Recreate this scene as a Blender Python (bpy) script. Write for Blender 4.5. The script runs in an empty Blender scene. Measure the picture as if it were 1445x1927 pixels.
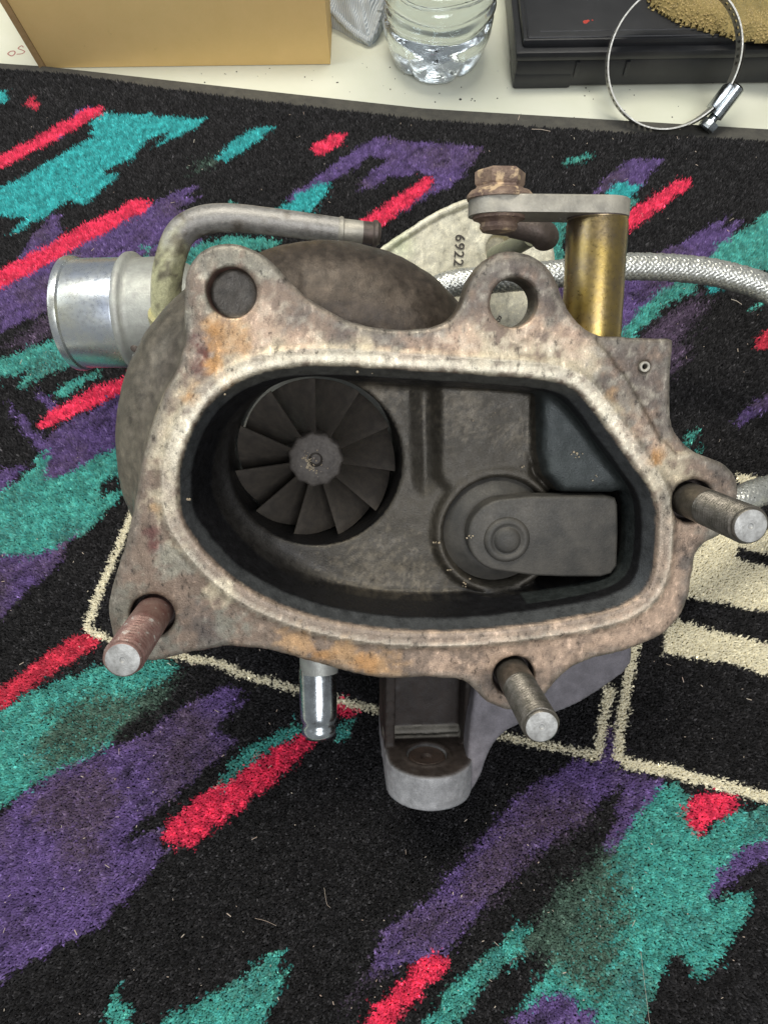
import bpy, bmesh, math, random
import numpy as np
from mathutils import Matrix, Vector
rng = np.random.default_rng(7)
random.seed(7)
S = 0.001                                   # everything is worked out in millimetres
sc = bpy.context.scene
# ------------------------------------------------------------------ camera
FPX, CX, CY, HC = 1400.0, 722.5, 963.5, 304.0
def ray(px, py): return np.array([(px-CX)/FPX, (py-CY)/FPX, 1.0])
dn = ray(745, 1551); dn /= np.linalg.norm(dn)
Zw = -dn
xc = np.array([1.0, 0, 0]); Xw = xc-xc.dot(dn)*dn; Xw /= np.linalg.norm(Xw); Yw = np.cross(Zw, Xw)
RC = np.array([Xw, Yw, Zw])
def CW(pc): return RC@pc+np.array([0, 0, HC])
def T(px, py, z=0.0):                       # the point of the level z mm above the table that lies on a sight line
    r = RC@ray(px, py); t = (z-HC)/r[2]; return np.array([r[0]*t, r[1]*t, z])
cam = bpy.data.objects.new('camera', bpy.data.cameras.new('camera'))
sc.collection.objects.link(cam); sc.camera = cam
a, b, c = RC@[1, 0, 0], -(RC@[0, 1, 0]), -(RC@[0, 0, 1])
cam.matrix_world = Matrix(((a[0], b[0], c[0], 0), (a[1], b[1], c[1], 0), (a[2], b[2], c[2], HC*S), (0, 0, 0, 1)))
cam.data.sensor_fit = 'VERTICAL'; cam.data.sensor_height = 32
cam.data.lens = 32*FPX/1927.0
cam.data.clip_start = 0.005; cam.data.clip_end = 50
# ------------------------------------------------------------------ light
w = bpy.data.worlds.new('World'); sc.world = w; w.use_nodes = True
bgn = w.node_tree.nodes['Background']
bgn.inputs[0].default_value = (0.92, 0.96, 1.0, 1); bgn.inputs[1].default_value = 0.27
def area(name, loc, target, size, power, col, sy=None):
    l = bpy.data.lights.new(name, 'AREA'); l.energy = power; l.color = col
    l.shape = 'RECTANGLE'; l.size = size; l.size_y = sy or size
    o = bpy.data.objects.new(name, l); sc.collection.objects.link(o)
    o.location = loc; d = Vector(target)-Vector(loc)
    o.rotation_euler = d.to_track_quat('-Z', 'Y').to_euler()
area('soft_lamp', (-0.10, 0.55, 1.35), (0, 0.13, 0.05), 0.8, 15.5, (1.0, 0.96, 0.86), 0.35)
area('soft_lamp', (0.22, -0.62, 1.05), (0, 0.13, 0.05), 0.6, 8.5, (0.93, 0.95, 1.0), 0.5)  # unseen light from the viewer's side, added to lift the box front
area('soft_lamp', (-0.95, 0.25, 0.85), (0, 0.13, 0.05), 0.6, 4.0, (0.86, 0.93, 1.0), 0.6)  # unseen bluish side light, added for reflections in the metal
sc.view_settings.view_transform = 'Standard'; sc.view_settings.look = 'None'
sc.view_settings.exposure = 0.0; sc.view_settings.gamma = 1.0
# ------------------------------------------------------------------ flange frame (u right, v up the picture, w out of the flange)
VPR = ray(625, 655); WF = -VPR/np.linalg.norm(VPR)
UF = xc-xc.dot(WF)*WF; UF /= np.linalg.norm(UF); VF = np.cross(WF, UF)
if VF[1] > 0: VF = -VF
A0 = np.array([0, 0, 205.0]); OF = VPR*(A0.dot(WF)/VPR.dot(WF))
def F(px, py, w_=0.0):                      # point of the plane w_ mm above the flange face
    r = ray(px, py); t = (OF.dot(WF)+w_)/r.dot(WF); p = r*t-OF
    return np.array([p.dot(UF), p.dot(VF), w_])
def P(px, py, z):                           # point at camera depth z, in flange coordinates
    p = ray(px, py)*z-OF; return np.array([p@UF, p@VF, p@WF])
LW = np.array([RC@UF, RC@VF, RC@WF]); OW = CW(OF)
def L2W(q): return np.asarray(q)@LW+OW      # flange coordinates -> world mm
# ------------------------------------------------------------------ scene helpers
def props(o, label=None, cat=None, group=None, kind=None):
    if label: o['label'] = label
    if cat: o['category'] = cat
    if group: o['group'] = group
    if kind: o['kind'] = kind
    return o
def thing(name, loc, label, cat, group=None):
    o = bpy.data.objects.new(name, None); sc.collection.objects.link(o)
    o.empty_display_size = 0.02; o.location = Vector(loc)*S
    return props(o, label, cat, group)
def origin(o):
    r = np.zeros(3)
    while o: r = r+np.array(o.location[:])/S; o = o.parent
    return r
def mk(name, V, faces, mat, parent=None, smooth=True, cols=None, attrs=None, world=True, angle=None):
    """one mesh object; V in world mm"""
    V = np.asarray(V, dtype=np.float64)
    if parent is not None and world: V = V-origin(parent)
    me = bpy.data.meshes.new(name)
    if isinstance(faces, np.ndarray):
        k = faces.shape[1]; n = len(faces)
        me.vertices.add(len(V)); me.vertices.foreach_set('co', (V*S).astype(np.float32).ravel())
        me.loops.add(n*k); me.loops.foreach_set('vertex_index', faces.astype(np.int32).ravel())
        me.polygons.add(n); me.polygons.foreach_set('loop_start', np.arange(0, n*k, k, dtype=np.int32))
        me.update(calc_edges=True)
    else:
        me.from_pydata((V*S).tolist(), [], faces); me.update()
    if smooth: me.polygons.foreach_set('use_smooth', np.ones(len(me.polygons), dtype=bool))
    if cols is not None:
        ca = me.color_attributes.new('Col', 'FLOAT_COLOR', 'POINT')
        c4 = np.ones((len(V), 4), dtype=np.float32); c4[:, :3] = cols
        ca.data.foreach_set('color', c4.ravel())
    if attrs:
        for k_, v_ in attrs.items():
            at = me.attributes.new(k_, 'FLOAT', 'POINT'); at.data.foreach_set('value', v_.astype(np.float32))
    me.materials.append(mat)
    if angle is not None: me.set_sharp_from_angle(angle=math.radians(angle))
    o = bpy.data.objects.new(name, me); sc.collection.objects.link(o)
    if parent is not None: o.parent = parent
    return o
class MB:                                   # gathers pieces of ONE part
    def __init__(s): s.v = []; s.f = []; s.n = 0
    def add(s, V, Fs):
        V = np.asarray(V, float); s.v.append(V)
        s.f += [tuple(int(i)+s.n for i in f) for f in Fs]; s.n += len(V); return s
    def build(s, name, mat, parent=None, smooth=True, angle=35, flange=False):
        V = np.vstack(s.v)
        if flange: V = L2W(V)
        o = mk(name, V, s.f, mat, parent, smooth, angle=angle if smooth else None); return o
def frame(axis, up=(0, 0, 1)):
    a = np.asarray(axis, float); a /= np.linalg.norm(a)
    u = np.asarray(up, float)
    if abs(a@u)/np.linalg.norm(u) > .95: u = np.array([1.0, 0.1, 0])
    x = np.cross(u, a); x /= np.linalg.norm(x); return x, np.cross(a, x), a
def lathe(prof, org, axis, seg=40, mod=None, up=(0, 0, 1)):
    x, y, a = frame(axis, up); V = []; Fs = []
    for i, (r, h) in enumerate(prof):
        for j in range(seg):
            t = 2*math.pi*j/seg; rr = mod(r, h, t) if mod else r
            V.append(np.asarray(org)+x*rr*math.cos(t)+y*rr*math.sin(t)+a*h)
    for i in range(len(prof)-1):
        for j in range(seg):
            k = (j+1) % seg
            Fs.append((i*seg+j, i*seg+k, (i+1)*seg+k, (i+1)*seg+j))
    if prof[0][0] > 1e-6: Fs.append(tuple(range(seg-1, -1, -1)))
    if prof[-1][0] > 1e-6: Fs.append(tuple((len(prof)-1)*seg+j for j in range(seg)))
    return V, Fs
def spline(pts, n=8):
    pts = np.array(pts, float); out = []
    q = np.vstack([2*pts[0]-pts[1], pts, 2*pts[-1]-pts[-2]])
    for i in range(1, len(q)-2):
        for t in np.linspace(0, 1, n, endpoint=False):
            a, b, c, d = q[i-1:i+3]
            out.append(.5*((2*b)+(c-a)*t+(2*a-5*b+4*c-d)*t*t+(3*b-a-3*c+d)*t**3))
    out.append(pts[-1]); return np.array(out)
def frames_along(pts):
    tg = np.gradient(pts, axis=0); tg /= np.linalg.norm(tg, axis=1)[:, None]
    x = np.cross(tg[0], [0.3, 0.2, 1.0]); x /= np.linalg.norm(x); X = [x]
    for i in range(1, len(pts)):
        x = X[-1]-tg[i]*(X[-1]@tg[i]); x /= np.linalg.norm(x); X.append(x)
    X = np.array(X); return tg, X, np.cross(tg, X)
def tube(pts, r, seg=20, cap=True):
    pts = np.asarray(pts, float); tg, X, Y = frames_along(pts)
    r = np.broadcast_to(np.asarray(r, float), (len(pts),)); V = []; Fs = []
    for i in range(len(pts)):
        for j in range(seg):
            t = 2*math.pi*j/seg; V.append(pts[i]+r[i]*(X[i]*math.cos(t)+Y[i]*math.sin(t)))
    for i in range(len(pts)-1):
        for j in range(seg):
            k = (j+1) % seg; Fs.append((i*seg+j, i*seg+k, (i+1)*seg+k, (i+1)*seg+j))
    if cap:
        Fs.append(tuple(range(seg-1, -1, -1))); Fs.append(tuple((len(pts)-1)*seg+j for j in range(seg)))
    return V, Fs
def hexa(c8, bev=0.0, seg=2):               # eight corners: bottom four, top four -> bevelled block
    bm = bmesh.new(); vs = [bm.verts.new(tuple(map(float, p))) for p in c8]
    for f in ((0, 3, 2, 1), (4, 5, 6, 7), (0, 1, 5, 4), (1, 2, 6, 5), (2, 3, 7, 6), (3, 0, 4, 7)): bm.faces.new([vs[i] for i in f])
    bmesh.ops.recalc_face_normals(bm, faces=bm.faces)
    if bev: bmesh.ops.bevel(bm, geom=list(bm.edges), offset=bev, segments=seg, profile=.6, affect='EDGES')
    bm.verts.index_update(); V = [tuple(v.co) for v in bm.verts]; Fs = [tuple(v.index for v in f.verts) for f in bm.faces]; bm.free()
    return V, Fs
def box(lo, hi, bev=0.0, fr=None, org=(0, 0, 0)):
    (x0, y0, z0), (x1, y1, z1) = lo, hi
    c = [(x0, y0, z0), (x1, y0, z0), (x1, y1, z0), (x0, y1, z0), (x0, y0, z1), (x1, y0, z1), (x1, y1, z1), (x0, y1, z1)]
    if fr is not None:
        X, Y, Z = fr; c = [np.asarray(org)+X*p[0]+Y*p[1]+Z*p[2] for p in c]
    return hexa(c, bev)
# ------------------------------------------------------------------ numeric noise
_tab = rng.random(4096).astype(np.float32)
def vnoise(p, scale):
    p = np.asarray(p, dtype=np.float32)*scale; i = np.floor(p).astype(np.int64); f = p-i; f = f*f*(3-2*f)
    out = 0
    for dx in (0, 1):
        for dy in (0, 1):
            for dz in (0, 1):
                h = ((i[..., 0]+dx)*73856093 ^ (i[..., 1]+dy)*19349663 ^ (i[..., 2]+dz)*83492791) & 4095
                wt = (f[..., 0] if dx else 1-f[..., 0])*(f[..., 1] if dy else 1-f[..., 1])*(f[..., 2] if dz else 1-f[..., 2])
                out = out+_tab[h]*wt
    return out
def fbm(p, scale, o=3):
    s = 0; a = .5; t = 0
    for k in range(o): s = s+a*vnoise(p, scale*2**k); t += a; a *= .55
    return s/t
# ------------------------------------------------------------------ materials
def newmat(name):
    m = bpy.data.materials.new(name); m.use_nodes = True; nt = m.node_tree
    return m, nt, nt.nodes['Principled BSDF']
def nd(nt, t, **k):
    n = nt.nodes.new(t)
    for a, b in k.items(): setattr(n, a, b)
    return n
def noise_node(nt, vec, scale, detail=4, rough=.6):
    n = nd(nt, 'ShaderNodeTexNoise'); n.inputs['Scale'].default_value = scale
    n.inputs['Detail'].default_value = detail; n.inputs['Roughness'].default_value = rough
    nt.links.new(vec, n.inputs['Vector']); return n.outputs[0]
def ramp(nt, fac, stops):
    r = nd(nt, 'ShaderNodeValToRGB'); e = r.color_ramp.elements
    while len(e) < len(stops): e.new(.5)
    for i, (p, c) in enumerate(stops):
        e[i].position = p; e[i].color = (c if len(c) == 4 else tuple(c)+(1,)) if hasattr(c, '__len__') else (c, c, c, 1)
    nt.links.new(fac, r.inputs[0]); return r.outputs[0]
def mixc(nt, fac, a, b, bt='MIX'):
    m = nd(nt, 'ShaderNodeMix', data_type='RGBA', blend_type=bt)
    for s, v in ((0, fac), (6, a), (7, b)):
        if hasattr(v, 'is_linked') or isinstance(v, bpy.types.NodeSocket): nt.links.new(v, m.inputs[s])
        elif s == 0: m.inputs[0].default_value = v
        else: m.inputs[s].default_value = tuple(v)+(1,)
    return m.outputs[2]
def coords(nt): return nd(nt, 'ShaderNodeTexCoord').outputs['Object']
def stretch(nt, vec, rot, scl):
    m = nd(nt, 'ShaderNodeMapping'); m.inputs['Rotation'].default_value = rot; m.inputs['Scale'].default_value = scl
    nt.links.new(vec, m.inputs[0]); return m.outputs[0]
def bump(nt, bs, h, strength, dist=.0004, prev=None):
    b = nd(nt, 'ShaderNodeBump'); b.inputs['Strength'].default_value = strength; b.inputs['Distance'].default_value = dist
    nt.links.new(h, b.inputs['Height'])
    if prev is not None: nt.links.new(prev, b.inputs['Normal'])
    nt.links.new(b.outputs[0], bs.inputs['Normal']); return b.outputs[0]
def simple(name, c1, c2=None, sc1=120, rough=.5, metal=0.0, bs=900, bstr=.25, rv=.12, spot=None, dist=.0003, lo=.35, hi=.65):
    m, nt, b = newmat(name); co = coords(nt)
    n1 = noise_node(nt, co, sc1, 5, .65); col = ramp(nt, n1, [(lo, c1), (hi, c2 or tuple(x*.8 for x in c1))])
    if spot:
        n3 = noise_node(nt, co, spot[1], 3, .6); col = mixc(nt, ramp(nt, n3, [(spot[2], 0.0), (min(1, spot[2]+.08), 1.0)]), col, spot[0])
    nt.links.new(col, b.inputs['Base Color']); b.inputs['Metallic'].default_value = metal
    n2 = noise_node(nt, co, bs, 4, .7)
    nt.links.new(ramp(nt, n2, [(.3, max(0, rough-rv)), (.7, min(1, rough+rv))]), b.inputs['Roughness'])
    if bstr: bump(nt, b, n2, bstr, dist)
    return m
def cast_material(name, metal=.5, rough=.42):     # painted by vertex colour (rust, scale and soot in outline, some light and shade too), grain by nodes
    m, nt, b = newmat(name); co = coords(nt)
    at = nd(nt, 'ShaderNodeVertexColor', layer_name='Col').outputs[0]
    st = nd(nt, 'ShaderNodeAttribute', attribute_name='speck').outputs['Fac']
    d1 = noise_node(nt, stretch(nt, co, (0.0, 0.0, 0.85), (520, 230, 400)), 1.0, 5, .75)
    f1 = ramp(nt, d1, [(.34, .34), (.43, .94), (.57, 1.05), (.66, 1.7)])
    g = noise_node(nt, co, 2600, 3, .7); f2 = ramp(nt, g, [(.3, .82), (.7, 1.18)])
    g3 = noise_node(nt, co, 330, 5, .7); f3 = ramp(nt, g3, [(.35, .80), (.65, 1.18)])
    col = mixc(nt, st, at, mixc(nt, 1.0, at, f1, 'MULTIPLY'))
    col = mixc(nt, 1.0, col, f2, 'MULTIPLY'); col = mixc(nt, 1.0, col, f3, 'MULTIPLY')
    nt.links.new(col, b.inputs['Base Color']); b.inputs['Metallic'].default_value = metal
    nt.links.new(ramp(nt, g3, [(.3, rough-.12), (.7, rough+.18)]), b.inputs['Roughness'])
    h = nd(nt, 'ShaderNodeMath', operation='ADD'); nt.links.new(g, h.inputs[0]); nt.links.new(d1, h.inputs[1])
    gb = noise_node(nt, co, 1100, 4, .75); h2 = nd(nt, 'ShaderNodeMath', operation='ADD'); nt.links.new(h.outputs[0], h2.inputs[0]); nt.links.new(gb, h2.inputs[1])
    bump(nt, b, h2.outputs[0], .45, .0002); return m
M_cast = cast_material('weathered_cast_iron')
M_foot = cast_material('cast_iron_foot', .2, .6)
M_alu = cast_material('rough_cast_aluminium', .35, .5)
M_wheel = simple('sooty_wheel', (.092, .078, .062), (.058, .050, .042), 260, .62, .3, 1800, .3)
M_hub = simple('sooty_hub', (.12, .105, .09), (.07, .06, .052), 300, .6, .3, 1500, .5, spot=((.30, .25, .2), 700, .66))
M_valve = simple('sooty_valve', (.085, .078, .066), (.045, .043, .038), 110, .6, .25, 1600, .3)
M_stud = simple('worn_stud_steel', (.085, .078, .062), (.19, .17, .145), 260, .42, .75, 1500, .35)
M_studrust = simple('rusty_stud_steel', (.20, .10, .085), (.30, .20, .17), 240, .5, .5, 1500, .45, spot=((.45, .40, .36), 500, .62))
M_studend = simple('bright_stud_end', (.27, .265, .25), (.50, .50, .48), 420, .5, .4, 1400, .4)
M_tube = simple('machined_aluminium', (.47, .53, .66), (.76, .76, .64), 28, .30, .9, 700, .10, .06)  # blue and cream tones paint in the tube's reflections
M_acast = simple('cast_aluminium_collar', (.46, .47, .42), (.36, .36, .33), 240, .5, .5, 1500, .5)
M_pipe = simple('dull_steel_pipe', (.22, .20, .17), (.42, .41, .40), 70, .50, .45, 700, .5, rv=.08, spot=((.12, .10, .075), 110, .58))
M_zincy = simple('yellow_zinc', (.62, .58, .30), (.45, .42, .26), 300, .45, .6, 800, .8)
M_brass = simple('gold_zinc_bushing', (.44, .31, .085), (.20, .165, .13), 55, .33, .95, 900, .12, .08)
M_grey = simple('worn_lever_steel', (.44, .41, .34), (.25, .235, .20), 130, .5, .45, 1500, .4)
M_plug = simple('rusty_dark_plug', (.05, .032, .024), (.03, .02, .016), 300, .65, .2, 1200, .6)
M_dark = simple('dark_burnt_steel', (.085, .07, .058), (.13, .10, .085), 220, .5, .5, 1300, .5)
M_rusty = simple('rusty_scaled_steel', (.14, .09, .07), (.34, .24, .17), 170, .6, .2, 900, .9, spot=((.60, .44, .27), 260, .56), dist=.0006)
M_chrome = simple('bright_zinc_nipple', (.62, .67, .68), (.36, .38, .39), 130, .23, 1.0, 700, .10, .08, spot=((.12, .10, .09), 330, .66))
M_olive = simple('olive_rod', (.30, .31, .20), (.22, .22, .16), 220, .5, .3, 1200, .4)
M_rubber = simple('black_rubber', (.02, .02, .02), None, 200, .5)
M_black = simple('very_dark_bore', (.008, .008, .008), None, 200, .8)
M_wire = simple('stainless_braid', (.55, .55, .50), (.68, .68, .62), 400, .34, .8, 1500, .2)
M_ink = simple('stamped_ink', (.07, .06, .05), None, 400, .7)
# ------------------------------------------------------------------ implicit castings
def chaikin(pts, n=2):
    p = np.array(pts, float)
    for _ in range(n):
        q = np.roll(p, -1, 0); p = np.stack([.75*p+.25*q, .25*p+.75*q], 1).reshape(-1, 2)
    return p
def sd_poly(X, Y, poly):
    q = np.stack([X.ravel(), Y.ravel()], 1).astype(np.float32); d = np.full(len(q), 1e9, np.float32); ins = np.zeros(len(q), bool)
    n = len(poly)
    for i in range(n):
        a = poly[i]; b = poly[(i+1) % n]; e = b-a
        w_ = q-a; t = np.clip((w_@e)/(e@e+1e-12), 0, 1); dd = w_-t[:, None]*e
        d = np.minimum(d, (dd**2).sum(1))
        if a[1] != b[1]:
            c = ((a[1] > q[:, 1]) != (b[1] > q[:, 1])) & (q[:, 0] < (b[0]-a[0])*(q[:, 1]-a[1])/(b[1]-a[1])+a[0]); ins ^= c
    d = np.sqrt(d); d[ins] *= -1; return d.reshape(X.shape)
def smin(a, b, k): h = np.clip(.5+.5*(b-a)/k, 0, 1); return b+(a-b)*h-k*h*(1-h)
def smax(a, b, k): return -smin(-a, -b, k)
def ext(d2, wl, lo, hi, r):                 # rounded extrusion
    a = d2+r; b = np.abs(wl-(lo+hi)/2)-(hi-lo)/2+r
    return np.minimum(np.maximum(a, b), 0)+np.sqrt(np.maximum(a, 0)**2+np.maximum(b, 0)**2)-r
def nets(f, lo, h):
    nx, ny, nz = f.shape; s = f < 0
    c = s[:-1, :-1, :-1].astype(np.int8)
    for dx in (0, 1):
        for dy in (0, 1):
            for dz in (0, 1):
                if dx or dy or dz: c = c+s[dx:nx-1+dx, dy:ny-1+dy, dz:nz-1+dz]
    act = np.argwhere((c > 0) & (c < 8)); idx = -np.ones((nx-1, ny-1, nz-1), np.int32)
    idx[act[:, 0], act[:, 1], act[:, 2]] = np.arange(len(act))
    acc = np.zeros((len(act), 3)); cnt = np.zeros(len(act))
    cor = [(dx, dy, dz) for dx in (0, 1) for dy in (0, 1) for dz in (0, 1)]
    val = {k: f[act[:, 0]+k[0], act[:, 1]+k[1], act[:, 2]+k[2]].astype(float) for k in cor}
    for a in cor:
        for ax in range(3):
            if a[ax] == 0:
                b = tuple(1 if i == ax else a[i] for i in range(3)); va, vb = val[a], val[b]
                m = (va < 0) != (vb < 0); t = np.where(m, va/(va-vb+1e-12), 0)
                p = np.tile(np.array(a, float), (len(act), 1)); p[:, ax] = t
                acc[m] += p[m]; cnt += m
    V = (act+acc/cnt[:, None])*h+np.array(lo)
    quads = []
    for ax in range(3):
        o1, o2 = [(1, 2), (2, 0), (0, 1)][ax]
        sl = [slice(None)]*3; sr = [slice(None)]*3; sl[ax] = slice(0, -1); sr[ax] = slice(1, None)
        A, B = s[tuple(sl)], s[tuple(sr)]; e = np.argwhere(A != B)
        e = e[(e[:, o1] > 0) & (e[:, o2] > 0) & (e[:, o1] < f.shape[o1]-1) & (e[:, o2] < f.shape[o2]-1)]
        fl = A[e[:, 0], e[:, 1], e[:, 2]]
        def at(d1, d2):
            g = e.copy(); g[:, o1] += d1; g[:, o2] += d2; return idx[g[:, 0], g[:, 1], g[:, 2]]
        q = np.stack([at(-1, -1), at(0, -1), at(0, 0), at(-1, 0)], 1)
        q[~fl] = q[~fl][:, ::-1]; quads.append(q)
    return V, np.vstack(quads)
def grid(lo, hi, h):
    ax = [np.arange(lo[i], hi[i]+h, h, dtype=np.float32) for i in range(3)]
    return np.meshgrid(*ax, indexing='ij')
def ploc(pts, w_=0.0, z=None): return np.array([(P(x, y, z) if z else F(x, y, w_))[:2] for x, y in pts])

# ================================================================== TABLE, RUG
M_table = simple('white_table_plastic', (.66, .67, .53), (.72, .72, .60), 14, .42, 0, 500, .15, spot=((.50, .50, .42), 90, .70))
table = thing('table', (0, 200, 0), 'pale cream plastic table that everything lies on', 'table')
mb = MB(); mb.add(*box((-520, -170, -22), (520, 760, 0), 2.0)); mb.build('tabletop', M_table, table)
M_pen = simple('red_brown_pen', (.35, .13, .12), (.45, .2, .18), 300, .6)
def flatline(pts, r, z, n=6):
    p = spline([T(x, y, z) for x, y in pts], n); V = []; Fs = []
    tg = np.gradient(p, axis=0); nn = np.stack([-tg[:, 1], tg[:, 0], 0*tg[:, 0]], 1); nn /= np.linalg.norm(nn, axis=1)[:, None]+1e-9
    for i in range(len(p)): V += [p[i]+nn[i]*r, p[i]-nn[i]*r]
    for i in range(len(p)-1): Fs.append((2*i, 2*i+1, 2*i+3, 2*i+2))
    return V, Fs
mb = MB()
mb.add(*flatline([(45, 89), (41, 86), (35, 91), (42, 94), (47, 97), (42, 101), (32, 102)], .33, .08))
mb.add(*flatline([(15, 101), (20, 97), (27, 96), (29, 100), (24, 105), (19, 104), (15, 101)], .38, .09))
mb.build('handwritten_number', M_pen, table, False)
mb = MB()
for k in range(60):
    px, py = (random.uniform(640, 1440), random.uniform(120, 235)) if k < 46 else (random.uniform(350, 640), random.uniform(128, 160))
    p = T(px, py, .05); r = random.uniform(.15, .5)
    if k < 4: p = T([866, 888, 893, 886][k], [187, 186, 190, 189][k], .05); r = [.9, .5, .45, .3][k]
    mb.add(*lathe([(r, 0), (r*.8, .25)], p, (0, 0, 1), 5))
o = mb.build('dirt_specks', M_rubber, table, False); o['kind'] = 'stuff'

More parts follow.
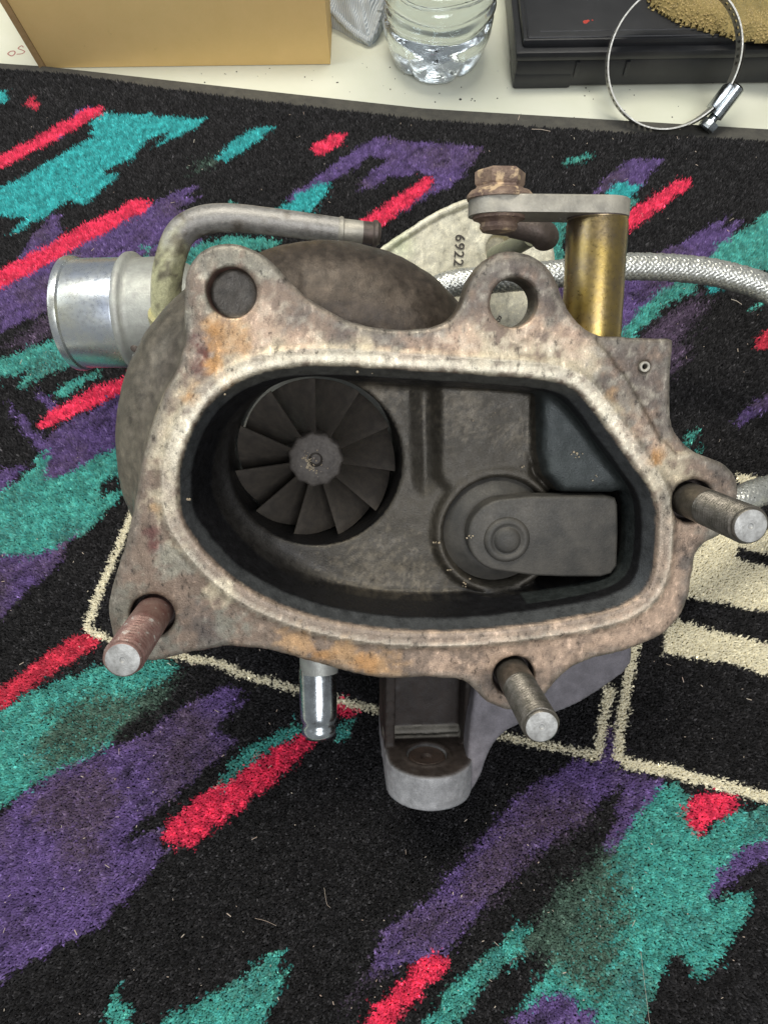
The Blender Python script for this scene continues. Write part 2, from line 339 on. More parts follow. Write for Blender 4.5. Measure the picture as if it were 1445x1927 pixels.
RZ = 7.0                                     # height of the pile tips above the table
ZP = 6.2
PAL = dict(k=(.0125, .012, .0125), a=(.035, .31, .315), t=(.065, .26, .205), g=(.055, .095, .072), p=(.100, .064, .175), m=(.078, .054, .090),
           r=(.62, .035, .085), R=(.46, .032, .06), c=(.66, .61, .45))
def strip(pts, wpx):
    p = np.array(pts, float); t = np.gradient(p, axis=0); n = np.stack([-t[:, 1], t[:, 0]], 1); n /= np.linalg.norm(n, axis=1)[:, None]
    return [tuple(q) for q in np.vstack([p+n*wpx/2, (p-n*wpx/2)[::-1]])]
RUG = [
 ('a', [(-60, 375), (0, 350), (60, 320), (120, 283), (178, 255), (172, 232), (190, 210), (240, 208), (300, 217), (385, 222), (380, 232), (288, 276), (316, 243), (270, 264), (248, 297), (185, 322), (223, 326), (168, 376), (140, 382), (132, 372), (95, 398), (15, 440), (45, 405), (0, 402), (-60, 430)]),
 ('p', [(100, 258), (135, 212), (165, 196), (180, 205), (110, 262)]), ('r', [(-60, 330), (-20, 305), (0, 292), (165, 200), (193, 198), (190, 212), (110, 258), (0, 312), (-40, 335)]),
 ('a', [(-40, 175), (0, 168), (20, 171), (12, 186), (-40, 215)]), ('R', [(50, 181), (66, 180), (76, 192), (68, 203), (55, 198)]),
 ('a', [(402, 297), (440, 262), (480, 238), (511, 236), (505, 248), (430, 300)]), ('g', [(365, 320), (380, 302), (408, 290), (400, 303), (372, 322)]),
 ('r', [(588, 272), (625, 249), (650, 251), (645, 265), (600, 290), (588, 283)]),
 ('p', [(540, 372), (600, 325), (690, 262), (715, 256), (735, 262), (650, 325), (600, 350), (560, 382)]),
 ('p', [(672, 360), (700, 320), (735, 298), (700, 290), (715, 256), (800, 266), (908, 275), (890, 305), (850, 345), (790, 375), (740, 405), (700, 420), (745, 380), (830, 345), (815, 328), (790, 318), (755, 332), (735, 325), (700, 348)]),
 ('a', [(512, 397), (560, 365), (600, 340), (632, 340), (610, 365), (585, 398), (540, 402)]),
 ('r', [(665, 424), (740, 372), (806, 328), (822, 336), (815, 352), (715, 422), (690, 440)]),
 ('p', [(378, 345), (345, 352), (285, 380), (150, 462), (-40, 560), (-60, 650), (0, 620), (95, 580), (200, 590), (330, 560), (380, 440), (340, 392), (378, 365), (345, 370)]),
 ('p', [(20, 510), (60, 440), (95, 402), (112, 402), (110, 452), (60, 500)]),
 ('r', [(-60, 565), (0, 506), (100, 450), (250, 374), (282, 370), (280, 388), (150, 462), (0, 541), (-60, 580)]),
 ('t', [(280, 520), (330, 480), (380, 455), (430, 440), (530, 450), (520, 462), (400, 480), (330, 520)]), ('t', [(262, 455), (275, 462), (290, 490), (282, 492)]), ('t', [(432, 385), (441, 372), (448, 388)]),
 ('t', [(-60, 720), (0, 672), (50, 655), (110, 632), (200, 640), (200, 660), (115, 690), (30, 727), (62, 690), (0, 706), (-60, 735)]),
 ('t', [(102, 740), (130, 712), (200, 690), (170, 712), (125, 740)]), ('m', [(18, 650), (50, 620), (100, 590), (110, 606), (40, 655)]),
 ('p', [(8, 752), (30, 768), (60, 795), (75, 828), (120, 795), (180, 765), (300, 700), (330, 800), (250, 840), (170, 870), (125, 890), (85, 895), (62, 840), (40, 800)]),
 ('p', [(66, 730), (85, 735), (110, 762), (95, 775)]), ('r', [(75, 788), (95, 770), (180, 725), (280, 690), (285, 712), (180, 760), (90, 803), (78, 800)]),
 ('p', [(-60, 960), (-20, 895), (20, 873), (55, 870), (0, 920), (-60, 980)]),
 ('t', [(-60, 965), (0, 920), (60, 885), (70, 850), (85, 848), (88, 895), (130, 888), (250, 820), (280, 880), (200, 898), (178, 935), (235, 912), (215, 945), (160, 1000), (90, 1035), (40, 1048), (0, 1040), (-60, 1060)]),
 ('p', [(-60, 1070), (0, 1040), (40, 1048), (90, 1038), (140, 1005), (105, 1060), (40, 1120), (0, 1155), (-60, 1200)]),
 ('t', [(-60, 1370), (60, 1300), (120, 1275), (200, 1245), (345, 1243), (310, 1280), (270, 1300), (200, 1405), (130, 1452), (60, 1480), (0, 1510), (-60, 1545)]),
 ('g', [(90, 1340), (170, 1300), (250, 1310), (330, 1265), (300, 1320), (250, 1350), (200, 1400), (120, 1440), (60, 1440), (80, 1380)]),
 ('R', [(-60, 1370), (0, 1292), (100, 1220), (155, 1188), (182, 1210), (90, 1270), (0, 1330), (-60, 1390)]),
 ('p', [(-60, 1580), (60, 1480), (110, 1455), (200, 1400), (280, 1380), (350, 1320), (440, 1290), (455, 1300), (405, 1345), (470, 1310), (400, 1370), (455, 1392), (400, 1430), (330, 1490), (290, 1520), (225, 1583), (310, 1560), (300, 1610), (250, 1680), (190, 1740), (90, 1790), (0, 1845), (-80, 1890)]),
 ('m', [(60, 1500), (160, 1440), (230, 1470), (200, 1560), (110, 1640), (150, 1560), (60, 1560)]),
 ('r', [(312, 1560), (340, 1525), (460, 1440), (585, 1368), (610, 1380), (560, 1430), (480, 1500), (350, 1597), (320, 1592)]),
 ('t', [(400, 1485), (450, 1420), (550, 1360), (575, 1368), (470, 1432), (430, 1468)]),
 ('r', [(600, 1330), (635, 1310), (680, 1333), (655, 1352), (630, 1345)]), ('t', [(625, 1370), (660, 1355), (662, 1378), (640, 1392)]),
 ('t', [(180, 1990), (208, 1890), (222, 1858), (232, 1895), (236, 1990)]),
 ('t', [(230, 1990), (310, 1920), (370, 1890), (460, 1840), (515, 1790), (528, 1795), (512, 1850), (548, 1822), (510, 1885), (470, 1990)]),
 ('m', [(640, 1890), (700, 1830), (720, 1790), (740, 1800), (700, 1850)]),
 ('p', [(690, 1840), (720, 1752), (800, 1700), (870, 1620), (980, 1495), (1080, 1430), (1125, 1440), (1140, 1370), (1168, 1365), (1165, 1470), (1110, 1530), (1010, 1600), (930, 1680), (865, 1760), (840, 1800), (760, 1812)]),
 ('m', [(870, 1640), (960, 1540), (1080, 1500), (1100, 1530), (1010, 1600), (930, 1685), (880, 1720), (840, 1700)]),
 ('p', [(1165, 1450), (1250, 1470), (1215, 1530), (1150, 1620), (1130, 1600), (1170, 1520)]),
 ('r', [(640, 1990), (720, 1880), (800, 1800), (830, 1796), (840, 1820), (780, 1880), (700, 1990)]),
 ('t', [(770, 1960), (840, 1870), (930, 1790), (970, 1738), (1007, 1750), (992, 1790), (920, 1850), (830, 1960)]),
 ('t', [(1150, 1600), (1200, 1540), (1245, 1475), (1290, 1490), (1300, 1545), (1320, 1575), (1350, 1560), (1385, 1525), (1480, 1510), (1480, 1590), (1400, 1600), (1352, 1650), (1340, 1690), (1408, 1680), (1395, 1740), (1350, 1830), (1305, 1842), (1290, 1810), (1262, 1800), (1225, 1880), (1190, 1990), (920, 1990), (1010, 1850), (1050, 1790), (1100, 1700)]),
 ('g', [(1002, 1760), (1060, 1670), (1155, 1590), (1180, 1640), (1175, 1770), (1140, 1880), (1060, 1850), (1000, 1800)]),
 ('r', [(1278, 1525), (1320, 1493), (1395, 1500), (1402, 1512), (1350, 1545), (1315, 1570), (1300, 1552)]),
 ('p', [(1332, 1690), (1345, 1640), (1400, 1595), (1480, 1560), (1480, 1600), (1400, 1645), (1350, 1680)]), ('p', [(900, 1990), (990, 1895), (1060, 1868), (1115, 1900), (1120, 1990)]),
 ('c', strip([(255, 945), (225, 1020), (188, 1105), (160, 1180)], 14)), ('c', strip([(160, 1180), (205, 1203), (345, 1235), (400, 1243), (450, 1266), (560, 1298), (700, 1333), (850, 1370), (970, 1388), (1130, 1425)], 15)),
 ('c', strip([(1168, 1432), (1280, 1455), (1445, 1500), (1560, 1530)], 22)), ('c', strip([(1203, 1180), (1187, 1260), (1172, 1345), (1163, 1432)], 21)), ('c', strip([(1150, 1290), (1140, 1340), (1126, 1420)], 20)),
 ('c', [(1230, 1120), (1280, 1000), (1340, 1000), (1480, 990), (1480, 1048), (1388, 1028), (1386, 1050), (1480, 1075), (1480, 1158), (1380, 1138), (1296, 1122)]),
 ('c', [(1248, 1228), (1252, 1190), (1270, 1162), (1360, 1190), (1480, 1215), (1480, 1282), (1370, 1245), (1300, 1238)]), ('c', [(1385, 888), (1440, 900), (1438, 910), (1388, 906)]),
 ('t', [(1052, 312), (1068, 298), (1112, 290), (1110, 295), (1075, 305)]),
 ('p', [(1110, 362), (1150, 325), (1182, 298), (1250, 297), (1225, 322), (1195, 362)]), ('a', [(1130, 362), (1165, 340), (1205, 345), (1190, 368), (1160, 375)]), ('t', [(1175, 388), (1190, 372), (1208, 368), (1185, 392)]),
 ('r', [(1150, 445), (1180, 398), (1278, 334), (1296, 333), (1302, 345), (1250, 384), (1160, 452)]),
 ('p', [(1235, 478), (1330, 430), (1372, 398), (1350, 432), (1396, 410), (1375, 450), (1340, 490)]), ('t', [(1325, 490), (1345, 465), (1395, 435), (1445, 393), (1500, 360), (1500, 520), (1400, 500)]),
 ('p', [(1040, 640), (1060, 500), (1290, 500), (1240, 560), (1172, 640)]), ('t', [(1150, 660), (1175, 615), (1225, 560), (1275, 525), (1328, 518), (1300, 547), (1240, 580), (1185, 640)]),
 ('m', [(1180, 660), (1250, 592), (1335, 548), (1300, 605), (1282, 650), (1270, 700), (1200, 720)]), ('a', [(1335, 545), (1340, 528), (1372, 522), (1365, 535), (1345, 548)]), ('t', [(1412, 585), (1440, 552), (1480, 540), (1450, 565)]),
 ('R', [(1420, 640), (1440, 620), (1480, 610), (1480, 655), (1430, 658)]), ('p', [(1382, 806), (1400, 770), (1440, 738), (1480, 720), (1480, 760), (1420, 782)]),
 ('t', [(1285, 845), (1300, 815), (1318, 800), (1305, 830)]), ('t', [(1308, 850), (1325, 835), (1318, 850)]), ('t', [(1035, 490), (1040, 410), (1062, 405), (1062, 520)]),
 # under and round the turbocharger, and past the frame
 ('p', [(560, 700), (800, 560), (900, 640), (700, 820), (620, 800)]), ('t', [(420, 900), (640, 860), (760, 1000), (500, 1120)]), ('r', [(700, 1100), (900, 960), (920, 985), (720, 1130)]),
 ('t', [(1600, 700), (1700, 560), (1760, 700), (1640, 820)]), ('p', [(-260, 700), (-160, 640), (-120, 760), (-230, 820)]), ('r', [(-260, 1120), (-100, 1010), (-90, 1040), (-250, 1160)]),
]
edgeA = [(-500, 82), (0, 119), (90, 125), (445, 165), (800, 204), (1445, 243), (2000, 275)]     # table meets binding
edgeB = [(-500, 92), (0, 127), (140, 137), (300, 162), (500, 187), (800, 222), (1445, 262), (2000, 300)]      # binding meets pile
eA = np.array([T(x, y, 1.5)[:2] for x, y in edgeA]); eB = np.array([T(x, y, ZP)[:2] for x, y in edgeB])
def pip(q, poly):
    ins = np.zeros(len(q), bool); n = len(poly)
    bb = (q[:, 0] > poly[:, 0].min()) & (q[:, 0] < poly[:, 0].max()) & (q[:, 1] > poly[:, 1].min()) & (q[:, 1] < poly[:, 1].max())
    s = q[bb]; r = np.zeros(len(s), bool)
    for i in range(n):
        a, b = poly[i], poly[(i+1) % n]
        if a[1] != b[1]: r ^= ((a[1] > s[:, 1]) != (b[1] > s[:, 1])) & (s[:, 0] < (b[0]-a[0])*(s[:, 1]-a[1])/(b[1]-a[1])+a[0])
    ins[bb] = r; return ins
POLYS = [(k, np.array([T(x, y, ZP)[:2] for x, y in pl])) for k, pl in RUG]
def rugcolour(q, wob=1.0):
    n1 = fbm(np.stack([q[:, 0]*.45-q[:, 1]*.75, (q[:, 0]+q[:, 1]*.6)*.1, q[:, 0]*0], 1), .45, 3)-.5
    n2 = fbm(np.stack([q[:, 0], q[:, 1], q[:, 0]*0+9], 1), .22, 2)-.5
    s = q+np.stack([n1*6.5, n1*4.2], 1)*wob+np.stack([n2*2.5, -n2*2.5], 1)*wob+rng.normal(0, .50, q.shape)*(.5+1.5*rng.random(len(q))[:, None]**2)
    sc_ = q+np.stack([n2*1.0, n2*1.0], 1)+rng.normal(0, .5, q.shape)
    def classify(s, sc_):
        code = np.full(len(q), 'k')
        for k, poly in POLYS:
            if k in 'gm':
                jit = rng.normal(0, 2.2, q.shape)+np.stack([n1, n2], 1)*9; code[pip(s+jit, poly) & (rng.random(len(q)) < .9)] = k
            else: code[pip(sc_ if k == 'c' else s, poly)] = k
        return code
    col = np.zeros((len(q), 3)); NM = 4; sd_ = [.25, .5, .8, 1.25]
    for m_ in range(NM):
        code = classify(s+rng.normal(0, sd_[m_], q.shape)*np.where(rng.random(len(q)) < .5, 1.0, .5)[:, None], sc_+rng.normal(0, .3, q.shape))
        for k, c in PAL.items(): col[code == k] += np.array(c)/NM
    pat = fbm(np.stack([q[:, 0], q[:, 1], q[:, 0]*0+3], 1), .06, 3)
    # threads of the neighbouring colour show through
    def lerp(code_, to, a_):
        m = np.clip(a_, 0, 1)*(code == code_); return col*(1-m[:, None])+np.array(PAL[to])*m[:, None]
    col = lerp('t', 'g', (pat-.50)*3.2+rng.normal(0, .12, len(q))); col = lerp('p', 'm', (pat-.47)*3.2+rng.normal(0, .15, len(q)))
    pt2 = fbm(np.stack([q[:, 0]*.6-q[:, 1]*.8, (q[:, 0]+q[:, 1]*.6)*.25, q[:, 0]*0+8], 1), .35, 3); col = lerp('p', 'k', (pt2-.60)*3.5); col = lerp('t', 'a', .25+rng.normal(0, .12, len(q)))
    br = np.exp(rng.normal(0, .15, len(q))+(fbm(np.stack([q[:, 0], q[:, 1], q[:, 0]*0+4], 1), .55, 2)-.5)*1.3); br[code == 'k'] *= np.exp(rng.normal(0, .5, (code == 'k').sum()))
    br[code == 'c'] = np.exp(rng.normal(0, .07, (code == 'c').sum()))
    col = col*br[:, None]
    lt = rng.random(len(q)) < .06; col[lt & (code != 'k')] = col[lt & (code != 'k')]*1.3+.03; lt = (rng.random(len(q)) < .02) & (code == 'k'); col[lt] = col[lt]*2.5
    return col
def tufts(q, z0, hgt, rad, lean, cols, seed=0):
    n = len(q); r_ = np.random.default_rng(seed); k = 4
    ang = r_.random(n)*6.283; base = []; k = 3
    for j in range(k):
        t = ang+j*2*math.pi/k; rr = rad*(.8+.4*r_.random(n))
        base.append(np.stack([q[:, 0]+rr*np.cos(t), q[:, 1]+rr*np.sin(t), np.full(n, z0)], 1))
    hh = hgt*(.75+.4*r_.random(n)); l = r_.normal(0, lean, (n, 2))
    base.append(np.stack([q[:, 0]+l[:, 0], q[:, 1]+l[:, 1], z0+hh], 1))
    V = np.stack(base, 1).reshape(-1, 3); i = np.arange(n)*4
    Fc = np.stack([np.stack([i+j, i+(j+1) % k, i+3], 1) for j in range(k)], 1).reshape(-1, 3)
    return V, Fc, np.repeat(cols, 4, 0)
M_pile, nt, b = newmat('carpet_pile')
nt.links.new(nd(nt, 'ShaderNodeVertexColor', layer_name='Col').outputs[0], b.inputs['Base Color'])
b.inputs['Roughness'].default_value = .95; b.inputs['Specular IOR Level'].default_value = .12
b.inputs['Sheen Weight'].default_value = .12; b.inputs['Sheen Roughness'].default_value = .5
M_bind = simple('rug_edge_fabric', (.085, .08, .065), (.055, .052, .045), 160, .9, 0, 1600, .6)
rug = thing('rug', (0, 150, 0), 'black rug with teal, purple, red and cream streaks under the turbocharger', 'rug')
sp = 0.72
gx, gy = np.meshgrid(np.arange(-330, 300, sp), np.arange(-105, 470, sp*.87)); gx[1::2] += sp/2
q = np.stack([gx.ravel(), gy.ravel()], 1)+rng.normal(0, .24, (gx.size, 2))
halfw = 150+(q[:, 1]+70)*.26+45
ok = (q[:, 1] < np.interp(q[:, 0], eB[:, 0], eB[:, 1])+rng.normal(0, .5, len(q))) & (np.abs(q[:, 0]) < halfw)
q = q[ok]; cc = rugcolour(q)
hv = 1+.25*(fbm(np.stack([q[:, 0], q[:, 1], q[:, 0]*0+5], 1), .10, 3)-.5)*2
V, Fc, C5 = tufts(q, 3.9, 2.2, .76, .46, cc, 3)
V[:, 2] = 3.4+(V[:, 2]-3.4)*np.repeat(hv, 4)
o = mk('pile', V, Fc, M_pile, rug, True, cols=C5); o['kind'] = 'stuff'
# binding and backing
mb = MB(); bot = -110
xs = np.linspace(-520, 520, 60); V = []; Fs = []
hw = 150+45
for x in xs:
    ya = np.interp(x, eA[:, 0], eA[:, 1]); yb = np.interp(x, eB[:, 0], eB[:, 1])-3
    for y, z in ((ya, .1), (ya-.3, 1.6), (ya-1.5, 2.6), (yb, 3.4), (yb-8, 3.2), (yb-8, .1)): V.append((x*.62, np.interp(x*.62, eA[:, 0], eA[:, 1])-(ya-y), z))
n = 6
for i in range(len(xs)-1):
    for j in range(n): k = (j+1) % n; Fs.append((i*n+j, (i+1)*n+j, (i+1)*n+k, i*n+k))
mb.add(V, Fs); mb.build('edge_binding', M_bind, rug)
M_back = simple('rug_backing', (.016, .016, .016), None, 200, .95)
yr = np.interp([-322, 322], eB[:, 0], eB[:, 1])-4
mb = MB(); mb.add([(-190, -106, .2), (190, -106, .2), (322, yr[1], .2), (-322, yr[0], .2), (-190, -106, 2.9), (190, -106, 2.9), (322, yr[1], 2.9), (-322, yr[0], 2.9)], [(0, 3, 2, 1), (4, 5, 6, 7), (0, 1, 5, 4), (1, 2, 6, 5), (2, 3, 7, 6), (3, 0, 4, 7)])
mb.build('backing', M_back, rug, False)
# lint, crumbs and hairs caught in the pile
M_lint = simple('pale_lint', (.62, .55, .44), (.5, .36, .28), 200, .8)
mb = MB()
spots = [(570, 465), (1105, 552), (1225, 545), (1165, 522), (838, 660), (1368, 688), (1370, 575)]
for k in range(420):
    x, y = random.uniform(0, 1440), random.uniform(200, 1920); p = T(x, y, 6.6+random.random()*.4)
    d = np.array([random.gauss(0, 1), random.gauss(0, 1), random.gauss(0, .3)]); d /= np.linalg.norm(d)
    L = random.uniform(.15, .5) if random.random() < .8 else random.uniform(.5, 1.3); r = random.uniform(.07, .16)
    mb.add(*tube([p-d*L, p+d*L], r, 4))
for a, b_ in [((1395, 573), (1375, 563)), ((1000, 243), (1035, 247)), ((315, 1208+40), (322, 1252))]:
    p0, p1 = T(*a, 7.2), T(*b_, 7.2); mb.add(*tube([p0, (p0+p1)/2+[0, .3, .3], p1], .13, 5))
for pts in [[(480, 1728), (500, 1733), (520, 1742)], [(1205, 1790), (1212, 1850), (1222, 1927)], [(610, 1670), (615, 1700), (622, 1708)]]:
    mb.add(*tube(spline([T(x, y, 7.4) for x, y in pts], 6), .045, 4))
o = mb.build('lint', M_lint, rug, False); o['kind'] = 'stuff'

# ================================================================== TURBOCHARGER
turbo = thing('turbocharger', (-20, 130, 7), 'rusty cast turbocharger lying open flange up in the middle of the patterned rug', 'turbocharger')
def fl(mb_, name, mat, parent=turbo, **k): return mb_.build(name, mat, parent, flange=True, **k)
OUT = [(350, 640), (346, 600), (346, 560), (350, 525), (358, 497), (375, 475), (400, 462), (435, 458), (470, 464), (500, 482), (530, 512), (560, 545), (600, 576), (650, 603), (700, 616), (760, 620), (810, 618), (838, 608), (860, 590), (875, 560), (888, 530), (905, 505), (930, 488), (960, 480), (995, 483), (1025, 498), (1045, 525), (1058, 555), (1075, 590), (1095, 615), (1125, 632), (1160, 638), (1215, 638), (1255, 637), (1266, 638), (1268, 642), (1268, 655), (1265, 700), (1262, 750), (1265, 795), (1278, 825), (1305, 850), (1335, 862), (1365, 875), (1385, 895), (1393, 930), (1390, 970), (1370, 1000), (1345, 1015), (1322, 1027), (1308, 1050), (1301, 1090), (1296, 1130), (1278, 1168), (1245, 1198), (1190, 1222), (1130, 1238), (1085, 1252), (1055, 1275), (1035, 1300), (1015, 1325), (980, 1340), (945, 1336), (912, 1320), (888, 1293), (862, 1278), (800, 1277), (740, 1279), (690, 1274), (620, 1257), (560, 1240), (500, 1225), (440, 1217), (380, 1224), (320, 1240), (280, 1248), (240, 1238), (212, 1208), (202, 1165), (207, 1120), (221, 1070), (238, 1010), (252, 955), (262, 900), (275, 840), (295, 780), (322, 720), (342, 680)]
INN = [(334, 930), (336, 885), (348, 835), (378, 775), (420, 732), (470, 706), (520, 692), (600, 685), (700, 690), (800, 697), (900, 703), (1000, 710), (1062, 720), (1095, 742), (1130, 788), (1165, 838), (1200, 885), (1226, 922), (1236, 960), (1236, 1020), (1231, 1075), (1213, 1115), (1170, 1143), (1100, 1160), (1000, 1176), (900, 1187), (800, 1190), (700, 1184), (600, 1165), (520, 1138), (450, 1100), (390, 1047), (352, 995), (337, 960)]
out2 = chaikin(ploc(OUT), 1); inn2 = chaikin(ploc(INN), 2)
h = 0.75; lo = (-80, -106, -72); hi = (114, 42, 2.5)
U3, V3, W3 = grid(lo, hi, h)
U2, V2 = U3[:, :, 0], V3[:, :, 0]
dO = sd_poly(U2, V2, out2)[:, :, None]; dI = sd_poly(U2, V2, inn2)[:, :, None]
TC = (-5.5, -30.0)
rr = np.sqrt((U3-TC[0])**2+(V3-TC[1])**2)
ang = np.arctan2(V3-TC[1], U3-TC[0])
# volute: fat ring round the wheel, thinner towards the right
mr = 22.3-2.5*np.clip(np.cos(ang+.6), 0, 1)
lm_ = np.clip(-np.cos(ang+.12)*1.5-.25, 0, 1); tor = np.sqrt((rr-38.4+1.0*lm_-3.2*np.clip(np.cos(ang-.75)*2.2-1.0, 0, 1))**2+(W3+44-14*lm_)**2)-mr
plate = ext(dO+0*W3, W3, -10.0, 0.0, 1.3)
cut = np.clip((V3+46)/8, 0, 1)*np.clip((-48-U3)/10+.2, 0, 1)      # the plate melts into the volute at the left
shell = ext(dI-5.0+0*W3, W3, -52.0, -1.0, 2.0)
pad = ext(sd_poly(U2, V2, ploc([(1070, 600), (1130, 634), (1268, 638), (1264, 760), (1268, 800), (1150, 850)]))[:, :, None]+0*W3, W3, -32.0, -.9, 1.5)
f = smin(plate, tor, 5.0+5.0*lm_); f = smin(f, shell, 3.0); f = np.minimum(f, pad)
# ears thicken towards the back
for (ex, ey, er) in [(438, 552, 11.0), (963, 560, 11.5)]:
    e = F(ex, ey, 0); f = smin(f, ext(np.sqrt((U3-e[0])**2+(V3-e[1])**2)-er, W3, -11.5, -.5, 1.5), 2.0)
# wavy cast skin
nz = (fbm(np.stack([U2, V2, U2*0], -1), .16, 3)-.5)[:, :, None]
f = f+nz*np.where(W3 > -.6, .5, .9)
# machined raised lip round the opening, thin rib at its outer edge
lip = np.abs(dI-1.6)-1.9
f = np.minimum(f, ext(lip+0*W3, W3, -3, .55, .25))
f = np.minimum(f, np.sqrt((dI-3.9)**2+(W3+.55)**2)-1.35)
# pad beyond the diagonal sits lower
dg = sd_poly(U2, V2, ploc([(1118, 560), (1122, 640), (1180, 712), (1240, 822), (1268, 850), (1320, 852), (1320, 560)]))[:, :, None]
f = np.maximum(f, -np.maximum(dg, -.9-W3))
# cavity
def disc(px, py, w_, rad): e = F(px, py, w_); return np.sqrt((U2-e[0])**2+(V2-e[1])**2)-rad
fw = -25.0
def ramp2(d, k=1.6): return np.clip(.5-d/k, 0, 1)
fl2 = np.full(U2.shape, -24.0, np.float32)
fl2 += 2.7*ramp2(sd_poly(U2, V2, ploc([(822, 728), (1002, 738), (1004, 900), (960, 960), (880, 960), (824, 900)], -21)), 2.6)
fl2 -= 3.2*ramp2(sd_poly(U2, V2, ploc([(786, 720), (812, 720), (814, 900), (800, 920), (790, 900)], -24)), 5.5)
fl2 = np.where(sd_poly(U2, V2, ploc([(1008, 1130), (1012, 1085), (1300, 1085), (1300, 1200), (1000, 1200)], -24)) < 0, -44, fl2)
fl2 = np.where(sd_poly(U2, V2, ploc([(1120, 900), (1300, 880), (1300, 1200), (1120, 1200)], -24)) < 0, -44, fl2)
fl2 = np.where(sd_poly(U2, V2, ploc([(1000, 700), (1016, 700), (1022, 870), (1070, 935), (1040, 960), (1000, 880)], -24)) < 0, -31, fl2)
bs = sd_poly(U2, V2, ploc([(1018, 660), (1300, 700), (1240, 900), (1158, 928), (1062, 928), (1030, 895), (1020, 850)], -13))
fl2 = np.maximum(fl2, np.where(bs < 2.5, -13.0-3.0*np.clip((bs+4.0)/6.5, 0, 1)**2-np.clip(bs, 0, 3)*7, -99))
sd0 = disc(936, 1000, -22, 0); rpx = 225/1400.
def sst(a, b_, x): t = np.clip((x-a)/(b_-a), 0, 1); return t*t*(3-2*t)
m1 = 1-sst(121*rpx, 128*rpx, sd0); fl2 = fl2*(1-m1)+np.where(fl2 < -35, fl2*.5-10.8, -20.7)*m1
m1 = 1-sst(101*rpx, 107*rpx, sd0); fl2 = fl2*(1-m1)+(-26.5)*m1; m1 = 1-sst(76*rpx, 84*rpx, sd0); fl2 = fl2*(1-m1)+(-45.0)*m1
fl2 = np.asarray(fl2, np.float32)
for _ in range(1):
    fl2 = (fl2+np.roll(fl2, 1, 0)+np.roll(fl2, -1, 0)+np.roll(fl2, 1, 1)+np.roll(fl2, -1, 1))/5
kf = 2.5+6.0*np.clip((F(640, 900, -20)[0]-U2)/22, 0, 1)
drft = .05+.22*np.clip((F(560, 900, 0)[0]-U2)/25, 0, 1)+.10*np.clip((V2-F(800, 820, 0)[1])/15, 0, 1)
chf = np.minimum(-W3, 4.6).clip(0)*np.float32(.60)
cav = smax(dI+chf+drft[:, :, None]*(-W3-4.6).clip(0), fl2[:, :, None]+.7*nz-W3, kf[:, :, None])
WC = F(595, 870, -24)
br_ = np.sqrt((U3-WC[0])**2+(V3-WC[1])**2)
bore = np.maximum(br_-25.9, -58-W3)
cav = smin(cav, bore, 1.0)
f = np.maximum(f, -cav)
# ear and stud holes
def hole(px, py, rad, d0, d1=3): e = F(px, py, 0); return np.maximum(np.sqrt((U3-e[0])**2+(V3-e[1])**2)-rad, np.maximum(d0-W3, W3-d1))
f = smax(f, -hole(967, 569, 6.3, -30), .8); f = smax(f, -hole(436, 550, 6.3, -8), .8)
tips = [(231, 1242), (1412, 990), (1019, 1368)]; SL = 30.0
bases = [F(x, y, SL)-np.array([0, 0, SL]) for x, y in tips]
for e in bases: f = smax(f, -np.maximum(np.sqrt((U3-e[0])**2+(V3-e[1])**2)-6.1, -5-W3), .6)
e = F(1212, 690, -1); f = np.maximum(f, -np.maximum(np.sqrt((U3-e[0])**2+(V3-e[1])**2)-1.5, -6-W3))
V, Q = nets(f, lo, h)
# colours of the casting: scale, rust and soot, with some light and shade painted in
BL = [((.55, .47, .33), [(330, 800, 55), (440, 700, 62), (300, 950, 40), (1160, 770, 60), (1245, 880, 66), (1290, 920, 40), (900, 670, 70), (1000, 660, 80), (1090, 680, 60), (620, 675, 70), (700, 660, 60), (310, 870, 45), (350, 745, 40), (335, 1040, 36), (420, 1110, 34), (520, 660, 60)]),
      ((.47, .335, .24), [(1275, 1090, 70), (1240, 1165, 60), (1180, 1195, 70), (1060, 1225, 80), (940, 1235, 60), (840, 1245, 70), (1080, 625, 50), (1180, 800, 40), (1225, 850, 40), (760, 650, 60), (480, 620, 60), (1300, 990, 50), (1000, 620, 50), (560, 630, 50), (860, 645, 50)]),
      ((.45, .275, .135), [(410, 622, 34), (405, 690, 30), (365, 745, 30), (430, 720, 26), (560, 1218, 40), (640, 1238, 50), (720, 1255, 50), (292, 955, 20), (440, 640, 34), (1150, 740, 22), (1235, 860, 24)]),
      ((.11, .04, .035), [(368, 640, 18), (382, 662, 17), (374, 690, 19), (394, 705, 13), (285, 1000, 17), (290, 1025, 18)]),
      ((.105, .086, .074), [(960, 500, 62), (1050, 560, 52), (890, 560, 42), (905, 520, 40), (1010, 500, 40), (1215, 720, 80), (1190, 660, 70), (1250, 640, 60), (1260, 790, 42), (372, 1180, 46), (400, 1200, 36), (640, 625, 46), (770, 612, 46), (1360, 890, 40), (1262, 935, 30), (930, 1285, 34), (1180, 790, 24), (1212, 842, 18), (1290, 1060, 18), (1130, 720, 22), (720, 628, 36), (1285, 1130, 16), (560, 600, 34)]),  # dark scale, plus stud shadows painted in beside the studs
      ((.23, .22, .175), [(240, 1140, 55), (280, 1210, 70), (340, 1060, 45), (430, 480, 55), (400, 560, 40), (330, 600, 40), (480, 500, 40), (440, 1180, 40), (1350, 1000, 40)]),
      ((.44, .23, .085), [(402, 622, 26), (398, 692, 22), (415, 655, 22), (360, 748, 20), (1232, 862, 18), (600, 1236, 26), (690, 1252, 30)]), ((.10, .035, .028), [(370, 645, 15), (380, 668, 14), (374, 696, 15)])]
base = np.tile(np.array([.215, .160, .120]), (len(V), 1)); uv = V[:, :2]
